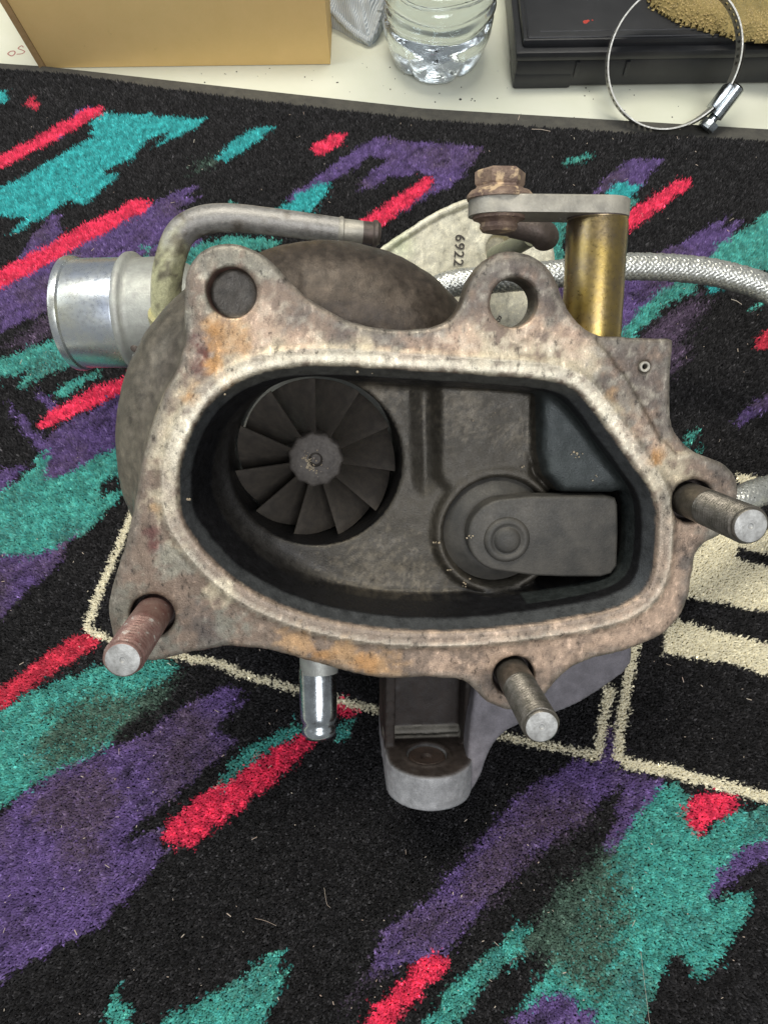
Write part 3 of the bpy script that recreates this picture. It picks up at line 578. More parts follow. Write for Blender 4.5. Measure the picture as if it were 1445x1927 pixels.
nn = fbm(np.column_stack([uv, V[:, 2]*0]), .22, 4)-.5; n4 = fbm(np.column_stack([uv, V[:, 2]*0+7]), .55, 4)-.5
for col, lst in BL:
    for x, y, r in lst:
        e = F(x, y, 0)[:2]; d = np.linalg.norm(uv-e, axis=1)/(r*.148)
        a_ = np.clip((1.02-d)*1.5+nn*2.0+n4*2.6, 0, 1)*.86*(d < 1.9); base = base*(1-a_[:, None])+np.array(col)*a_[:, None]
iu = np.clip(((V[:, 0]-lo[0])/h).round().astype(int), 0, U2.shape[0]-1); iv = np.clip(((V[:, 1]-lo[1])/h).round().astype(int), 0, U2.shape[1]-1)
di = dI[iu, iv, 0]; do = dO[iu, iv, 0]; cv = np.asarray(fl2)[iu, iv]
def blend(c, a_): 
    global base
    base = base*(1-a_[:, None])+np.array(c)*a_[:, None]
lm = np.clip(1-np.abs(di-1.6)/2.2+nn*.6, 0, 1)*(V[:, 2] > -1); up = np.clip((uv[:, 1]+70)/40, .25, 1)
lmn = np.clip(lm+n4*1.2, 0, 1); tr = np.clip((uv[:, 1]-F(700, 900, 0)[1])/12, 0, 1); blend((.56, .51, .40), lmn*.6*up); blend((.92, .86, .68), lmn*tr*.5)  # pale machined lip; the highlight along its top is painted in
blend((.62, .57, .45), np.clip(1-np.abs(di-3.9)/1.5, 0, 1)*(V[:, 2] > -.5)*.45)  # rib coloured paler as its painted highlight
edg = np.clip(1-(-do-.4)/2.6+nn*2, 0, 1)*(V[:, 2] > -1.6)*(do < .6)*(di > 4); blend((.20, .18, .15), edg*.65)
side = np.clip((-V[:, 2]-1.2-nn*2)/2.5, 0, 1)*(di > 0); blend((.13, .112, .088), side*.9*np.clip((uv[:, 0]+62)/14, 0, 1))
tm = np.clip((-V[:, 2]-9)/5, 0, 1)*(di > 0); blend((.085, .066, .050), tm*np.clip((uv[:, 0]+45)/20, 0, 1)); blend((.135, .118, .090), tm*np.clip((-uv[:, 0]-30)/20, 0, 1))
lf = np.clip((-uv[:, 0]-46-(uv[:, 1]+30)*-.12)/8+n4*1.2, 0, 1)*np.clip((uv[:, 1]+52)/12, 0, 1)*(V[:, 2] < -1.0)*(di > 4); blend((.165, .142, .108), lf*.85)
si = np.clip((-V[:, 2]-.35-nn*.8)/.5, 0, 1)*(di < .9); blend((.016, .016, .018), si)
rst = si*np.clip((4.9+V[:, 2]+nn*1.5)/1.0, 0, 1); blend((.075, .079, .080), rst); blend((.12, .118, .105), rst*np.clip((uv[:, 1]-F(700, 760, 0)[1])/4, 0, 1))  # grey chamfer strip; its top stretch painted paler, as if lit
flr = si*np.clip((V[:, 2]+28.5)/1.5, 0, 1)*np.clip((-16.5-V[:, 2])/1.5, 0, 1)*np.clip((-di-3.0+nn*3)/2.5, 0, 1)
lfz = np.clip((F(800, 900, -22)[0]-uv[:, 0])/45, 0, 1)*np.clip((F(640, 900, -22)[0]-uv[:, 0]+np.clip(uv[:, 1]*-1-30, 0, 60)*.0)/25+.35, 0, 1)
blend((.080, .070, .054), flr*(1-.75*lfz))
for x, y, r, a0 in [(700, 1085, 90, .9), (790, 1085, 50, .7), (705, 745, 60, .9), (870, 770, 70, .8), (970, 820, 40, .8), (820, 1140, 50, .6)]:
    e = F(x, y, -22)[:2]; d = np.linalg.norm(uv-e, axis=1)/(r*.155); n8 = fbm(np.column_stack([uv, V[:, 2]*0+11]), 1.3, 2)-.5; blend((.20, .17, .125), flr*np.clip((1.1-d)*.8+n4*1.2+n8*2.2-.15, 0, 1)*a0)  # lit speckle patches painted on the cavity floor
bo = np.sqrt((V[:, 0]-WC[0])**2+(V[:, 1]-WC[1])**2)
blend((.012, .012, .013), si*(bo < 27.6)*(V[:, 2] < -24.5))  # bore wall painted near black, as in deep shade
bl = si*(V[:, 2] > -18)*(uv[:, 0] > F(1000, 800, -13)[0])*(V[:, 2] < -9); blend((.050, .058, .056), bl)
e = F(436, 550, -8)[:2]; dd = np.linalg.norm(uv-e, axis=1); blend((.10, .09, .075), (dd < 6.0)*(V[:, 2] < -6.5)*1.0); blend((.16, .075, .055), (dd < 7.0)*(V[:, 2] < -.7)*(V[:, 2] > -6.6)*.9)
for e in bases: blend((.07, .055, .05), (np.linalg.norm(uv-e[:2], axis=1) < 6.7)*(V[:, 2] < -.5)*1.0)  # darker inside the stud holes
speck = np.clip(1-si, 0, 1)*np.where(V[:, 2] > -2, 1.0, .35); speck = np.maximum(speck, flr*.35)
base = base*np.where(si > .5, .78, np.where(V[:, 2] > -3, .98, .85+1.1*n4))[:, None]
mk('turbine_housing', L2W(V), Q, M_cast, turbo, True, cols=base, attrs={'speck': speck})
del f, tor, plate, shell, pad, cav, bore, rr, ang, br_, U3, V3, W3

# turbine wheel
def part_at(name, V, Fs, mat, org, parent, label=None, angle=30):
    """mesh whose own axes are the flange axes, placed at org (flange coordinates)"""
    me = bpy.data.meshes.new(name); me.from_pydata((np.array(V)*S).tolist(), [], [tuple(map(int, q_)) for q_ in Fs]); me.update()
    me.polygons.foreach_set('use_smooth', np.ones(len(me.polygons), bool)); me.set_sharp_from_angle(angle=math.radians(angle)); me.materials.append(mat)
    o_ = bpy.data.objects.new(name, me); sc.collection.objects.link(o_); o_.parent = parent
    m3 = Matrix(LW.T.tolist()).to_4x4(); m3.translation = Vector((L2W(org)-origin(parent))*S); o_.matrix_local = m3
    if label: o_['label'] = label
    return o_
WO = F(594, 865, -34.5)
hubp = [(0, -24), (12.5, -24), (10.5, -16), (8.9, -8), (8.6, -.9), (8.2, -.2), (7.6, .15), (3.1, .3), (2.3, .2), (2.0, -.6), (1.5, -1.2), (0, -1.3)]
Vh, Fh = lathe(hubp, (0, 0, 0), (0, 0, 1), 88, lambda r, h_, t: r*(1+(.035*math.cos(11*t) if r > 7 else 0)), up=(0, 1, 0))
wheel = part_at('turbine_wheel', Vh, Fh, M_hub, WO, turbo)
mb = MB()
for k in range(70):
    t = random.gauss(math.radians(215), .9); r = abs(random.gauss(2.9, .9)); s_ = random.uniform(.12, .34)
    mb.add(*lathe([(s_, 0), (s_*.8, .3)], (r*math.cos(t), r*math.sin(t), .15), (random.gauss(0, .3), random.gauss(0, .3), 1), 5))
V_ = np.vstack(mb.v); M_flake = simple('pale_flakes', (.48, .40, .27), (.32, .25, .17), 300, .7)
def blade_mesh():
    V_ = []; Fs_ = []; nr, ns = 9, 12
    for side in (0, 1):
        for i in range(nr):
            r = 8.2+(25.4-8.2)*i/(nr-1)
            for j in range(ns):
                s_ = j/(ns-1); th = math.radians(42*s_+2.5*(i/(nr-1)-.5)*0); wz = -15.0*s_**1.15-.9*(1-i/(nr-1))*0
                rr_ = r*(1-.03*s_)
                tk = .33*(1-.4*i/(nr-1)); off = tk if side == 0 else -tk
                nx = off*.42
                V_.append((rr_*math.cos(th+nx/rr_), rr_*math.sin(th+nx/rr_), wz+off*.9))
    def I(s_, i, j): return s_*nr*ns+i*ns+j
    for i in range(nr-1):
        for j in range(ns-1):
            Fs_.append((I(0, i, j), I(0, i+1, j), I(0, i+1, j+1), I(0, i, j+1))); Fs_.append((I(1, i, j), I(1, i, j+1), I(1, i+1, j+1), I(1, i+1, j)))
    for i in range(nr-1): Fs_.append((I(0, i, 0), I(1, i, 0), I(1, i+1, 0), I(0, i+1, 0))); Fs_.append((I(0, i, ns-1), I(0, i+1, ns-1), I(1, i+1, ns-1), I(1, i, ns-1)))
    for j in range(ns-1): Fs_.append((I(0, nr-1, j), I(1, nr-1, j), I(1, nr-1, j+1), I(0, nr-1, j+1))); Fs_.append((I(0, 0, j), I(0, 0, j+1), I(1, 0, j+1), I(1, 0, j)))
    return V_, Fs_
Vb, Fb = blade_mesh(); bme = bpy.data.meshes.new('blade'); bme.from_pydata((np.array(Vb)*S).tolist(), [], Fb); bme.update(); bme.materials.append(M_wheel)
bme.polygons.foreach_set('use_smooth', np.ones(len(bme.polygons), bool)); bme.set_sharp_from_angle(angle=math.radians(35))
for k in range(11):
    o = bpy.data.objects.new('blade', bme); sc.collection.objects.link(o); o.parent = wheel
    o.rotation_euler = (0, 0, math.radians(256.8-4+k*360/11))
fm = bpy.data.meshes.new('carbon_flakes'); fm.from_pydata((V_*S).tolist(), [], mb.f); fm.materials.append(M_flake)
o = bpy.data.objects.new('carbon_flakes', fm); sc.collection.objects.link(o); o.parent = wheel; o['kind'] = 'stuff'

# wastegate flap: disc, arm, rivet
rpx = 219/1400.
VD = F(936, 1000, -20); VA = F(950, 1010, -15)
mb = MB(); mb.add(*lathe([(0, -6), (15.2, -6), (16.6, -4.8), (16.6, -3.4), (15.8, -2.8), (12.5, -.2), (11.8, .1), (11.2, .3), (0, .3)], VD, (0, 0, 1), 72)); flap = fl(mb, 'wastegate_flap', M_valve, angle=25)
def plate_ext(poly, lo_, hi_, bev=.5, conv=None):
    """bevelled extrusion of a flat outline; poly in 2D, heights lo_..hi_"""
    bm = bmesh.new(); vs = [bm.verts.new((float(x), float(y), float(lo_))) for x, y in poly]; fc = bm.faces.new(vs)
    r = bmesh.ops.extrude_face_region(bm, geom=[fc]); top = [g for g in r['geom'] if isinstance(g, bmesh.types.BMVert)]
    for v in top: v.co.z = hi_
    bmesh.ops.recalc_face_normals(bm, faces=bm.faces)
    ed = [e_ for e_ in bm.edges if abs(e_.verts[0].co.z-e_.verts[1].co.z) < 1e-6 and e_.verts[0].co.z > (lo_+hi_)/2]
    if bev: bmesh.ops.bevel(bm, geom=ed, offset=bev, segments=3, profile=.5, affect='EDGES')
    bm.verts.index_update(); V_ = np.array([tuple(v.co) for v in bm.verts]); Fs_ = [tuple(v.index for v in f_.verts) for f_ in bm.faces]; bm.free()
    if conv: V_ = np.array([conv(*p) for p in V_])
    return V_, Fs_
aw = -13.2; cA = F(950, 1008, aw)[:2]; rA = 74*.152
arc = [(cA[0]+rA*math.cos(t), cA[1]+rA*math.sin(t)) for t in np.radians(np.linspace(95, 262, 26))]
q1 = [tuple(F(x, y, aw)[:2]) for x, y in [(1005, 1084), (1060, 1086), (1130, 1086), (1150, 1080), (1161, 1065), (1163, 1000), (1162, 950), (1158, 938), (1140, 934), (1060, 934), (1000, 934)]]
mb = MB(); mb.add(*plate_ext(arc+q1, aw-5.5, aw, .9)); fl(mb, 'flap_arm', M_valve, flap, angle=40)
RV = F(953, 1015, aw); mb = MB()
mb.add(*lathe([(0, -1), (6.9, -1), (6.9, .5), (6.5, 1.1), (5.6, 1.45), (4.9, 1.3), (4.3, .75), (4.0, .8), (3.8, 1.3), (3.0, 1.75), (1.6, 2.0), (0, 2.05)], RV, (0, 0, 1), 56)); fl(mb, 'rivet', M_valve, flap, angle=60)
# studs
def stud_mesh(L, thr0, p=1.25, smooth_end=1.0):
    V_ = []; Fs_ = []; seg = 40; zs = list(np.arange(-5, thr0, 1.0))+list(np.arange(thr0, L-.9, p/8))
    for z in zs:
        for j in range(seg):
            t = 2*math.pi*j/seg; r = 4.95
            if z >= thr0:
                ph = (z/p-j/seg) % 1; r = 4.98-.85*(1-abs(2*ph-1))*min(1, (z-thr0)/p)
            V_.append((r*math.cos(t), r*math.sin(t), z))
    for r, z in [(4.55, L-.85), (4.45, L-.3), (4.1, L)]:
        for j in range(seg): t = 2*math.pi*j/seg; V_.append((r*math.cos(t), r*math.sin(t), z))
    n_ = len(V_)//seg
    for i in range(n_-1):
        for j in range(seg): k = (j+1) % seg; Fs_.append((i*seg+j, i*seg+k, (i+1)*seg+k, (i+1)*seg+j))
    return V_, Fs_
for k, e in enumerate(bases):
    Vs, Fs_ = stud_mesh(SL, [11.0, 9.0, 8.0][k], [1.75, 1.25, 1.25][k])
    st = part_at('stud', Vs, Fs_, M_studrust if k == 0 else M_stud, e, turbo, ['red rusty stud at the lower left with coarse worn threads', 'dark stud at the right edge, end nearest the frame', 'greyish stud at the bottom beside the mounting foot'][k], 45)
    Ve, Fe = lathe([(4.12, SL-.3), (4.12, SL-.02), (3.9, SL+.06), (.75, SL+.02), (.45, SL-.35), (0, SL-.5)], (0, 0, 0), (0, 0, 1), 40)
    me = bpy.data.meshes.new('stud_end'); me.from_pydata((np.array(Ve)*S).tolist(), [], Fe); me.materials.append(M_studend); me.polygons.foreach_set('use_smooth', np.ones(len(me.polygons), bool)); me.set_sharp_from_angle(angle=.5)
    o = bpy.data.objects.new('stud_end', me); sc.collection.objects.link(o); o.parent = st
# little hollow pin
e = F(1212, 690, -.9); mb = MB(); mb.add(*lathe([(.75, -4), (.75, .35), (.95, .5), (1.35, .5), (1.45, .3), (1.45, -4)], e, (0, 0, 1), 24)); fl(mb, 'roll_pin', M_grey)
mb = MB(); mb.add(*lathe([(.74, -2.2), (.74, -2.0)], e, (0, 0, 1), 16)); fl(mb, 'pin_bore', M_black)  # near-black disc stands in for the shade inside the pin

# shaft bushing, lever, nut, clip
bz = -22.0; Bb = F(1118, 650, bz); Bt = F(1116, 408, bz); Bb[0] = (Bb[0]+Bt[0])/2; Bt[0] = Bb[0]; bl_ = Bt[1]-Bb[1]
mb = MB(); mb.add(*lathe([(8.4, -4), (8.65, 1.5), (8.6, 2.5), (8.6, bl_-2.2), (8.4, bl_-1.0), (8.5, bl_-.8), (8.5, bl_)], Bb, (0, 1, 0), 64)); fl(mb, 'shaft_bushing', M_brass)
lw0 = bz; Lc = F(925, 385, lw0); v0 = F(1000, 399, lw0+8)[1]; v1 = F(1000, 364, lw0+8)[1]
def stad(u0, u1, wc, r0, r1, n_=14):
    return [(u0+r0*math.cos(t), wc+r0*math.sin(t)) for t in np.linspace(math.pi/2, 3*math.pi/2, n_)]+[(u1+r1*math.cos(t), wc+r1*math.sin(t)) for t in np.linspace(-math.pi/2, math.pi/2, n_)]
lu = F(937, 385, lw0)[0]
mb = MB(); mb.add(*plate_ext(stad(lu, Bb[0], lw0, 8.4, 8.7), v0, v1, .6, conv=lambda x, y, z: (x, z, y))); lever = fl(mb, 'actuator_lever', M_grey)
Nc = np.array([lu+.3, v1-.4, lw0])
mb = MB()
def hexr(r, h_, t): 
    k = math.pi/3; return r*math.cos(k/2)/math.cos((t % k)-k/2) if r > 5.0 and h_ > 3 else r*(1+.03*math.sin(5*t))
mb.add(*lathe([(9.3, 0), (9.4, .8), (8.2, 2.2), (6.7, 3.1), (6.6, 3.6), (7.1, 4.2), (7.2, 7.2), (6.2, 7.9), (0, 8.0)], Nc, (0, 1, 0), 48, hexr)); fl(mb, 'nut', M_rusty, lever)
Nb = np.array([lu+.3, v0+.3, lw0])
mb = MB(); mb.add(*lathe([(7.4, 0), (7.3, 1.1), (6.0, 1.5), (5.2, 2.2), (5.4, 3.4), (4.6, 4.4), (0, 4.6)], Nb, (0, -1, 0), 40)); fl(mb, 'washer', M_rusty, lever)
mb = MB(); zc = 232.
mb.add(*tube(spline([P(930, 418, 236), P(965, 422, 234), (P(1000, 430, 232)), P(1022, 442, 233), P(1026, 456, 236)], 6), [3.8]*6+[4.2]*12+[4.4]*4+[4.2, 3.8, 3.0], 20)); fl(mb, 'hooked_pin', M_dark, lever)
mb = MB(); mb.add(*tube([P(1000, 446, 245), P(975, 460, 255), P(945, 474, 274), P(930, 480, 290)], [3.0, 3.1, 3.1, 3.1], 16)); fl(mb, 'actuator_rod', M_olive)
mb = MB(); mb.add(*lathe([(8.55, 0), (8.6, 2.2), (6.6, 3.0), (6.6, 4.2)], Bt+[0, -.6, 0], (0, 1, 0), 48)); fl(mb, 'bushing_cap', M_dark)

# rough aluminium plate with the stamped number
PZ = 300.0
wp_ = P(900, 480, PZ)[2]
plp = [(700, 478), (735, 452), (772, 428), (815, 400), (850, 384), (885, 370), (950, 372), (1010, 395), (1034, 425), (1046, 470), (1050, 560), (1035, 640), (950, 680), (820, 640), (700, 560)]
pl2 = chaikin(ploc(plp, wp_), 2)
hl = .8; l0 = (pl2[:, 0].min()-4, pl2[:, 1].min()-4, wp_-12); h0 = (pl2[:, 0].max()+4, pl2[:, 1].max()+4, wp_+5)
A_, B_, C_ = grid(l0, h0, hl); dp = sd_poly(A_[:, :, 0], B_[:, :, 0], pl2)[:, :, None]
g = ext(dp+0*C_, C_, wp_-9, wp_, 2.2)
g = np.minimum(g, np.maximum(np.sqrt((dp+1.5)**2+(C_-wp_)**2)-1.5, (P(905, 400, PZ)[0]*0+A_-P(890, 400, PZ)[0])))
hc_ = P(940, 468, PZ); rd = np.sqrt((A_-hc_[0])**2+(B_-hc_[1])**2)
g = smin(g, np.maximum(rd-8.6, np.abs(C_-wp_+1)-2.2), 1.2); g = np.maximum(g, -np.maximum(rd-5.6, -6+wp_-C_))
g = g+(fbm(np.stack([A_, B_, C_], -1), .45, 3)-.5)*.7
Vp, Qp = nets(g, l0, hl)
nb = fbm(Vp, .3, 3); cp = np.array([.66, .62, .48])+(nb[:, None]-.5)*.35*np.array([1, 1, .9])
gt = np.clip(1-np.linalg.norm(Vp[:, :2]-P(748, 462, PZ)[:2], axis=1)/9, 0, 1)[:, None]; cp = cp*(1-.6*gt)+np.array([.55, .62, .38])*.6*gt
mk_pl = mk('casting_plate', L2W(Vp), Qp, M_alu, turbo, True, cols=cp, attrs={'speck': np.full(len(Vp), .55)})
def text(name, s, px, py, z, size, rot, mat, parent, lift=.25, font_w=1.0):
    cu = bpy.data.curves.new(name, 'FONT'); cu.body = s; cu.size = size*S; cu.extrude = .35*S; cu.align_x = 'CENTER'; cu.align_y = 'CENTER'; cu.offset = 0.00003
    cu.space_character = 1.12
    to = bpy.data.objects.new('tmp', cu); sc.collection.objects.link(to); dg_ = bpy.context.evaluated_depsgraph_get()
    me = bpy.data.meshes.new_from_object(to.evaluated_get(dg_)); sc.collection.objects.unlink(to); bpy.data.objects.remove(to)
    me.materials.clear(); me.materials.append(mat); o_ = bpy.data.objects.new(name, me); sc.collection.objects.link(o_); o_.parent = parent
    c_ = P(px, py, z); m3 = Matrix(LW.T.tolist()).to_4x4()@Matrix.Rotation(rot, 4, 'Z')
    m3.translation = Vector((L2W(c_)-origin(parent))*S); o_.matrix_local = m3; return o_
text('stamped_number', '6922', 863, 471, (PZ-1.1), 5.6, math.radians(-93), M_ink, mk_pl)
mb = MB(); c0 = P(893, 452, PZ-.3); mb.add(*lathe([(1.7, -.8), (1.7, .2), (1.2, .45), (.5, .3), (0, .3)], c0, (0, 0, 1), 20)); fl(mb, 'casting_dot', M_acast, mk_pl)
text('stamped_mark', 'B', 938, 601, P(938, 601, PZ)[2]*0+(PZ-9.5), 3.4, math.radians(-35), M_ink, mk_pl)

# braided hose
hp = [P(790, 560, 288), P(850, 534, 287), P(950, 524, 287), P(1050, 515, 288), P(1175, 502, 290), P(1300, 507, 293), P(1380, 522, 294), P(1445, 546, 295), P(1560, 620, 300), P(1640, 740, 306), P(1620, 860, 300), P(1520, 905, 285), P(1445, 921, 275), P(1395, 940, 268), P(1320, 985, 266), P(1230, 1030, 272), np.array([66, -50, -78]), np.array([36, -44, -88])]
hs = spline(hp, 26); RH = 4.7
mb = MB(); mb.add(*tube(hs, RH+.1, 16)); hose = fl(mb, 'braided_hose', M_rubber)
tg, X, Y = frames_along(hs); sl_ = np.concatenate([[0], np.cumsum(np.linalg.norm(np.diff(hs, axis=0), axis=1))])
V_ = []; Q_ = []; N_ = 14; pitch = 30.0; total = sl_[-1]; dsn = .9; ss = np.arange(0, total, dsn)
Hs = np.stack([np.interp(ss, sl_, hs[:, i]) for i in range(3)], 1); Xs = np.stack([np.interp(ss, sl_, X[:, i]) for i in range(3)], 1); Ys = np.stack([np.interp(ss, sl_, Y[:, i]) for i in range(3)], 1)
off_ = 0
for sgn in (1, -1):
    for k in range(N_):
        th = sgn*(ss/pitch*2*math.pi)+2*math.pi*k/N_
        ph = ss/pitch*2*math.pi*2*N_/2  # crossings
        wv = .30*np.cos(N_*2*math.pi*ss/pitch+(math.pi*(k % 2))+(0 if sgn > 0 else math.pi))
        for e_ in (-1, -.33, .33, 1):
            dth = e_*1.12/RH; ro = RH+.45+wv-.30*abs(e_)**2
            V_.append(Hs+(ro*np.cos(th+dth))[:, None]*Xs+(ro*np.sin(th+dth))[:, None]*Ys)
        n_ = len(ss); i = np.arange(n_-1)
        for m_ in range(3):
            a0 = off_+m_*n_; b0 = a0+n_; Q_.append(np.stack([a0+i, b0+i, b0+i+1, a0+i+1], 1))
        off_ += 4*n_
o = mk('braid', L2W(np.vstack(V_)), np.vstack(Q_), M_wire, hose, True); o['kind'] = 'stuff'

# coolant pipe
pp = spline([P(316, 640, 268), P(314, 590, 262), P(314, 530, 256), P(324, 478, 252), P(342, 438, 250), P(378, 416, 249), P(430, 410, 249), P(500, 416, 250), P(580, 426, 251), P(640, 434, 252)], 8)
Vp_, Fp_ = tube(pp[6:], np.linspace(5.35, 4.15, len(pp)-6), 28); Vp_ = np.array(Vp_); npx = np.arange(len(Vp_))//28
nz_ = fbm(Vp_, .16, 4)-.5; n6_ = fbm(Vp_, .5, 3)-.5
kk = np.clip((27-npx)/12+nz_*2.5, 0, 1)[:, None]; cpp = np.array([.30, .285, .26])*(1-kk)+np.array([.54, .52, .31])*kk  # yellow plating, with its silvery highlight worked into the tone
dk = np.clip(nz_*6+n6_*3-.15, 0, 1)[:, None]*.8; cpp = cpp*(1-dk)+np.array([.12, .10, .075])*dk
M_pcast = cast_material('blotched_plated_pipe', .5, .42)
pipe = mk('coolant_pipe', L2W(Vp_), Fp_, M_pcast, turbo, True, cols=cpp, attrs={'speck': np.full(len(Vp_), .35)}, angle=50)
mb = MB(); mb.add(*tube([P(315, 625, 268), P(316, 600, 262.5)], [6.0, 6.0], 24)); mb.add(*tube([P(315, 600, 262.5), P(315, 592, 261)], [6.5, 6.5], 24)); fl(mb, 'pipe_collar', M_zincy, pipe)
d_ = P(715, 440, 254)-P(640, 434, 252); L_ = np.linalg.norm(d_)
mb = MB(); mb.add(*lathe([(4.0, -1), (4.6, .2), (4.5, .9), (3.9, 1.2), (3.75, 7.6)], P(640, 434, 252), d_, 32)); fl(mb, 'pipe_end', M_grey, pipe)
mb = MB(); mb.add(*lathe([(3.7, 7.5), (3.7, L_*.80), (4.3, L_*.84), (4.3, L_*.92), (3.6, L_*.96), (3.4, L_), (2.4, L_), (2.2, L_-2), (0, L_-2)], P(640, 434, 252), d_, 32)); fl(mb, 'end_cap', M_dark, pipe)

# compressor outlet tube and collar
TZ = 300.0; rT = 101*TZ/1400; t0 = P(143, 591, TZ); t1 = P(330, 588, TZ-3); ax = t1-t0; La = np.linalg.norm(ax)
k1 = TZ/1400.
comp_c = np.array([-6.0, -36.0, -94.0])
M_comp = simple('cast_aluminium_body', (.34, .34, .31), (.44, .44, .40), 120, .5, .4, 1200, .5)
ti = np.linspace(0, 2*math.pi, 73)[:-1]; V_ = []; Fs_ = []; ns = 28
for i, t in enumerate(ti):
    rmin = 17.0
    for j in range(ns):
        s_ = 2*math.pi*j/ns; r = 33+rmin*math.cos(s_); V_.append(comp_c+[r*math.cos(t), r*math.sin(t), rmin*math.sin(s_)])
for i in range(72):
    for j in range(ns): k = (j+1) % ns; i2 = (i+1) % 72; Fs_.append((i*ns+j, i2*ns+j, i2*ns+k, i*ns+k))
mb = MB(); mb.add(V_, Fs_); mb.add(*lathe([(30, -10), (30, 6), (26, 12), (22, 14), (22, 22), (20, 24), (20, 34)], comp_c, (0, 0, 1), 48)); comp = fl(mb, 'compressor_housing', M_comp)
def mm(px): return px*k1
prof = [(rT-3, mm(0)), (rT-.2, mm(-2)), (rT+.75, mm(1)), (rT+.8, mm(8)), (rT+.5, mm(13)), (rT-.3, mm(16)), (rT-.3, mm(108))]
mb = MB(); mb.add(*lathe([(rT-3, mm(60))]+prof+[(rT-.6, mm(112))], t0, ax, 96)); tb = fl(mb, 'outlet_tube', M_tube, comp, angle=25)
prof = [(rT-.6, mm(112)), (rT+1.2, mm(113)), (rT+1.7, mm(116)), (rT+1.8, mm(122)), (rT+.9, mm(127)), (rT-.2, mm(131)), (rT-.5, mm(140)), (rT-.2, mm(190)), (rT-3, mm(220)), (rT-8, mm(260))]
mb = MB(); mb.add(*lathe(prof, t0, ax, 96)); fl(mb, 'tube_collar', M_acast, comp, angle=50)
# small boss with a dark bolt by the collar
mb = MB(); mb.add(*lathe([(2.6, 0), (2.6, 4), (1.9, 4.6), (0, 4.7)], P(262, 664, 292), (0, 0, 1), 20)); fl(mb, 'casting_lug', M_acast, comp)
mb = MB(); mb.add(*lathe([(1.5, 0), (1.5, 3.6), (.8, 4)], P(258, 655, 288), (0, 0, 1), 16)); fl(mb, 'small_bolt', M_dark, comp)

# bottom nipple
e0 = P(598, 1240, 243); e1 = P(600, 1388, 243); d_ = e1-e0; L_ = np.linalg.norm(d_); r0 = 35*243/1400
mb = MB(); mb.add(*lathe([(r0-.3, 0), (r0-.2, L_*.10), (r0, L_*.13), (r0, L_*.72), (r0-.25, L_*.78), (r0-.9, L_*.82), (r0-.6, L_*.86), (r0-.5, L_*.90), (r0-.7, L_*.95), (r0-1.6, L_), (r0-2.6, L_), (r0-3.0, L_-3), (0, L_-4)], e0, d_, 48)); fl(mb, 'drain_nipple', M_chrome, angle=60)
mb = MB(); mb.add(*lathe([(r0+.2, -2), (r0+.3, L_*.02), (r0-.1, L_*.16), (r0-1, L_*.17)], e0+[.5, 0, .8], d_, 40)); fl(mb, 'nipple_boss', M_acast)

# mounting foot (implicit casting): tongue towards the lens, wall behind
ZT = 232.0; tipc = P(818, 1463, ZT); sh = tipc[1]; rt = 86*ZT/1400
cu_ = tipc[0]; cw_ = tipc[2]-rt
l0 = (cu_-26, sh-18, cw_-36); h0 = (cu_+34, sh+52, cw_+rt+3); hh_ = .7
A_, B_, C_ = grid(l0, h0, hh_)
dt = np.where(C_ > cw_, np.sqrt((A_-cu_)**2+(C_-cw_)**2)-rt, np.abs(A_-cu_)-rt)
dt = np.maximum(dt, (cw_-30)-C_)
g = ext(dt, B_, sh-12.4, sh, .9)
wl = np.maximum(np.abs(A_-cu_-.5)-rt-.5, np.maximum(C_-(cw_-13.5), (cw_-32)-C_)); wl = np.maximum(wl, np.maximum(sh-8-B_, B_-(sh+50)))
g = smin(g, wl, 2.0)
# side cheeks running up to the flange
ck = np.maximum(np.abs(np.abs(A_-cu_-.5)-rt+1.2)-1.6, np.maximum(C_-(cw_-5)-(B_-sh)*.15, (cw_-32)-C_)); ck = np.maximum(ck, np.maximum(sh-4-B_, B_-(sh+50)))
g = smin(g, ck, 1.2)
# two cross ribs at the root
for dw, rb in ((-10.6, 1.0), (-13.4, 1.5)):
    g = np.minimum(g, np.maximum(np.sqrt((C_-(cw_+dw))**2+(B_-(sh+.2+(-dw-11.2)*.35))**2)-rb, np.abs(A_-cu_)-rt+.4))
hr = np.sqrt((A_-cu_+.8)**2+(C_-(cw_+.5))**2)
g = np.minimum(g, np.maximum(hr-8.2, np.abs(B_-sh)-.5)); g = smax(g, -np.maximum(hr-6.6, sh-2.5-B_), .6)
g = g+(fbm(np.stack([A_, B_, C_], -1), .25, 3)-.5)*.5
Vf, Qf = nets(g, l0, hh_)
tt = np.clip((Vf[:, 1]-(sh-.9))/.8, 0, 1); n_ = fbm(Vf, .25, 3)
cf = np.array([.25, .25, .255])*(.8+.4*n_[:, None]); pu = np.clip((Vf[:, 0]-cu_)/14, 0, 1)[:, None]*.5; cf = cf*(1-pu)+np.array([.185, .175, .185])*pu
rc = np.array([.030, .022, .018])*(.6+.8*n_[:, None]); cf = cf*(1-tt[:, None])+rc*tt[:, None]
cf = cf*(1-.88*np.clip((cw_-14.5-Vf[:, 2])/3, 0, 1)*np.clip((Vf[:, 1]-sh-2)/3, 0, 1)*(np.abs(Vf[:, 0]-cu_) < rt-1))[:, None]  # recess wall between the cheeks darkened, its shade painted in
rb = np.clip((1.25-np.minimum(np.abs(Vf[:, 2]-(cw_-10.2))/1.2, np.abs(Vf[:, 2]-(cw_-12.9))/1.6))*2, 0, 1)*(Vf[:, 1] > sh+.3)*(Vf[:, 1] < sh+3); cf = cf*(1-.8*rb[:, None])+np.array([.26, .24, .2])*.8*rb[:, None]
mk('mounting_foot', L2W(Vf), Qf, M_foot, turbo, True, cols=cf, attrs={'speck': np.full(len(Vf), .2)})
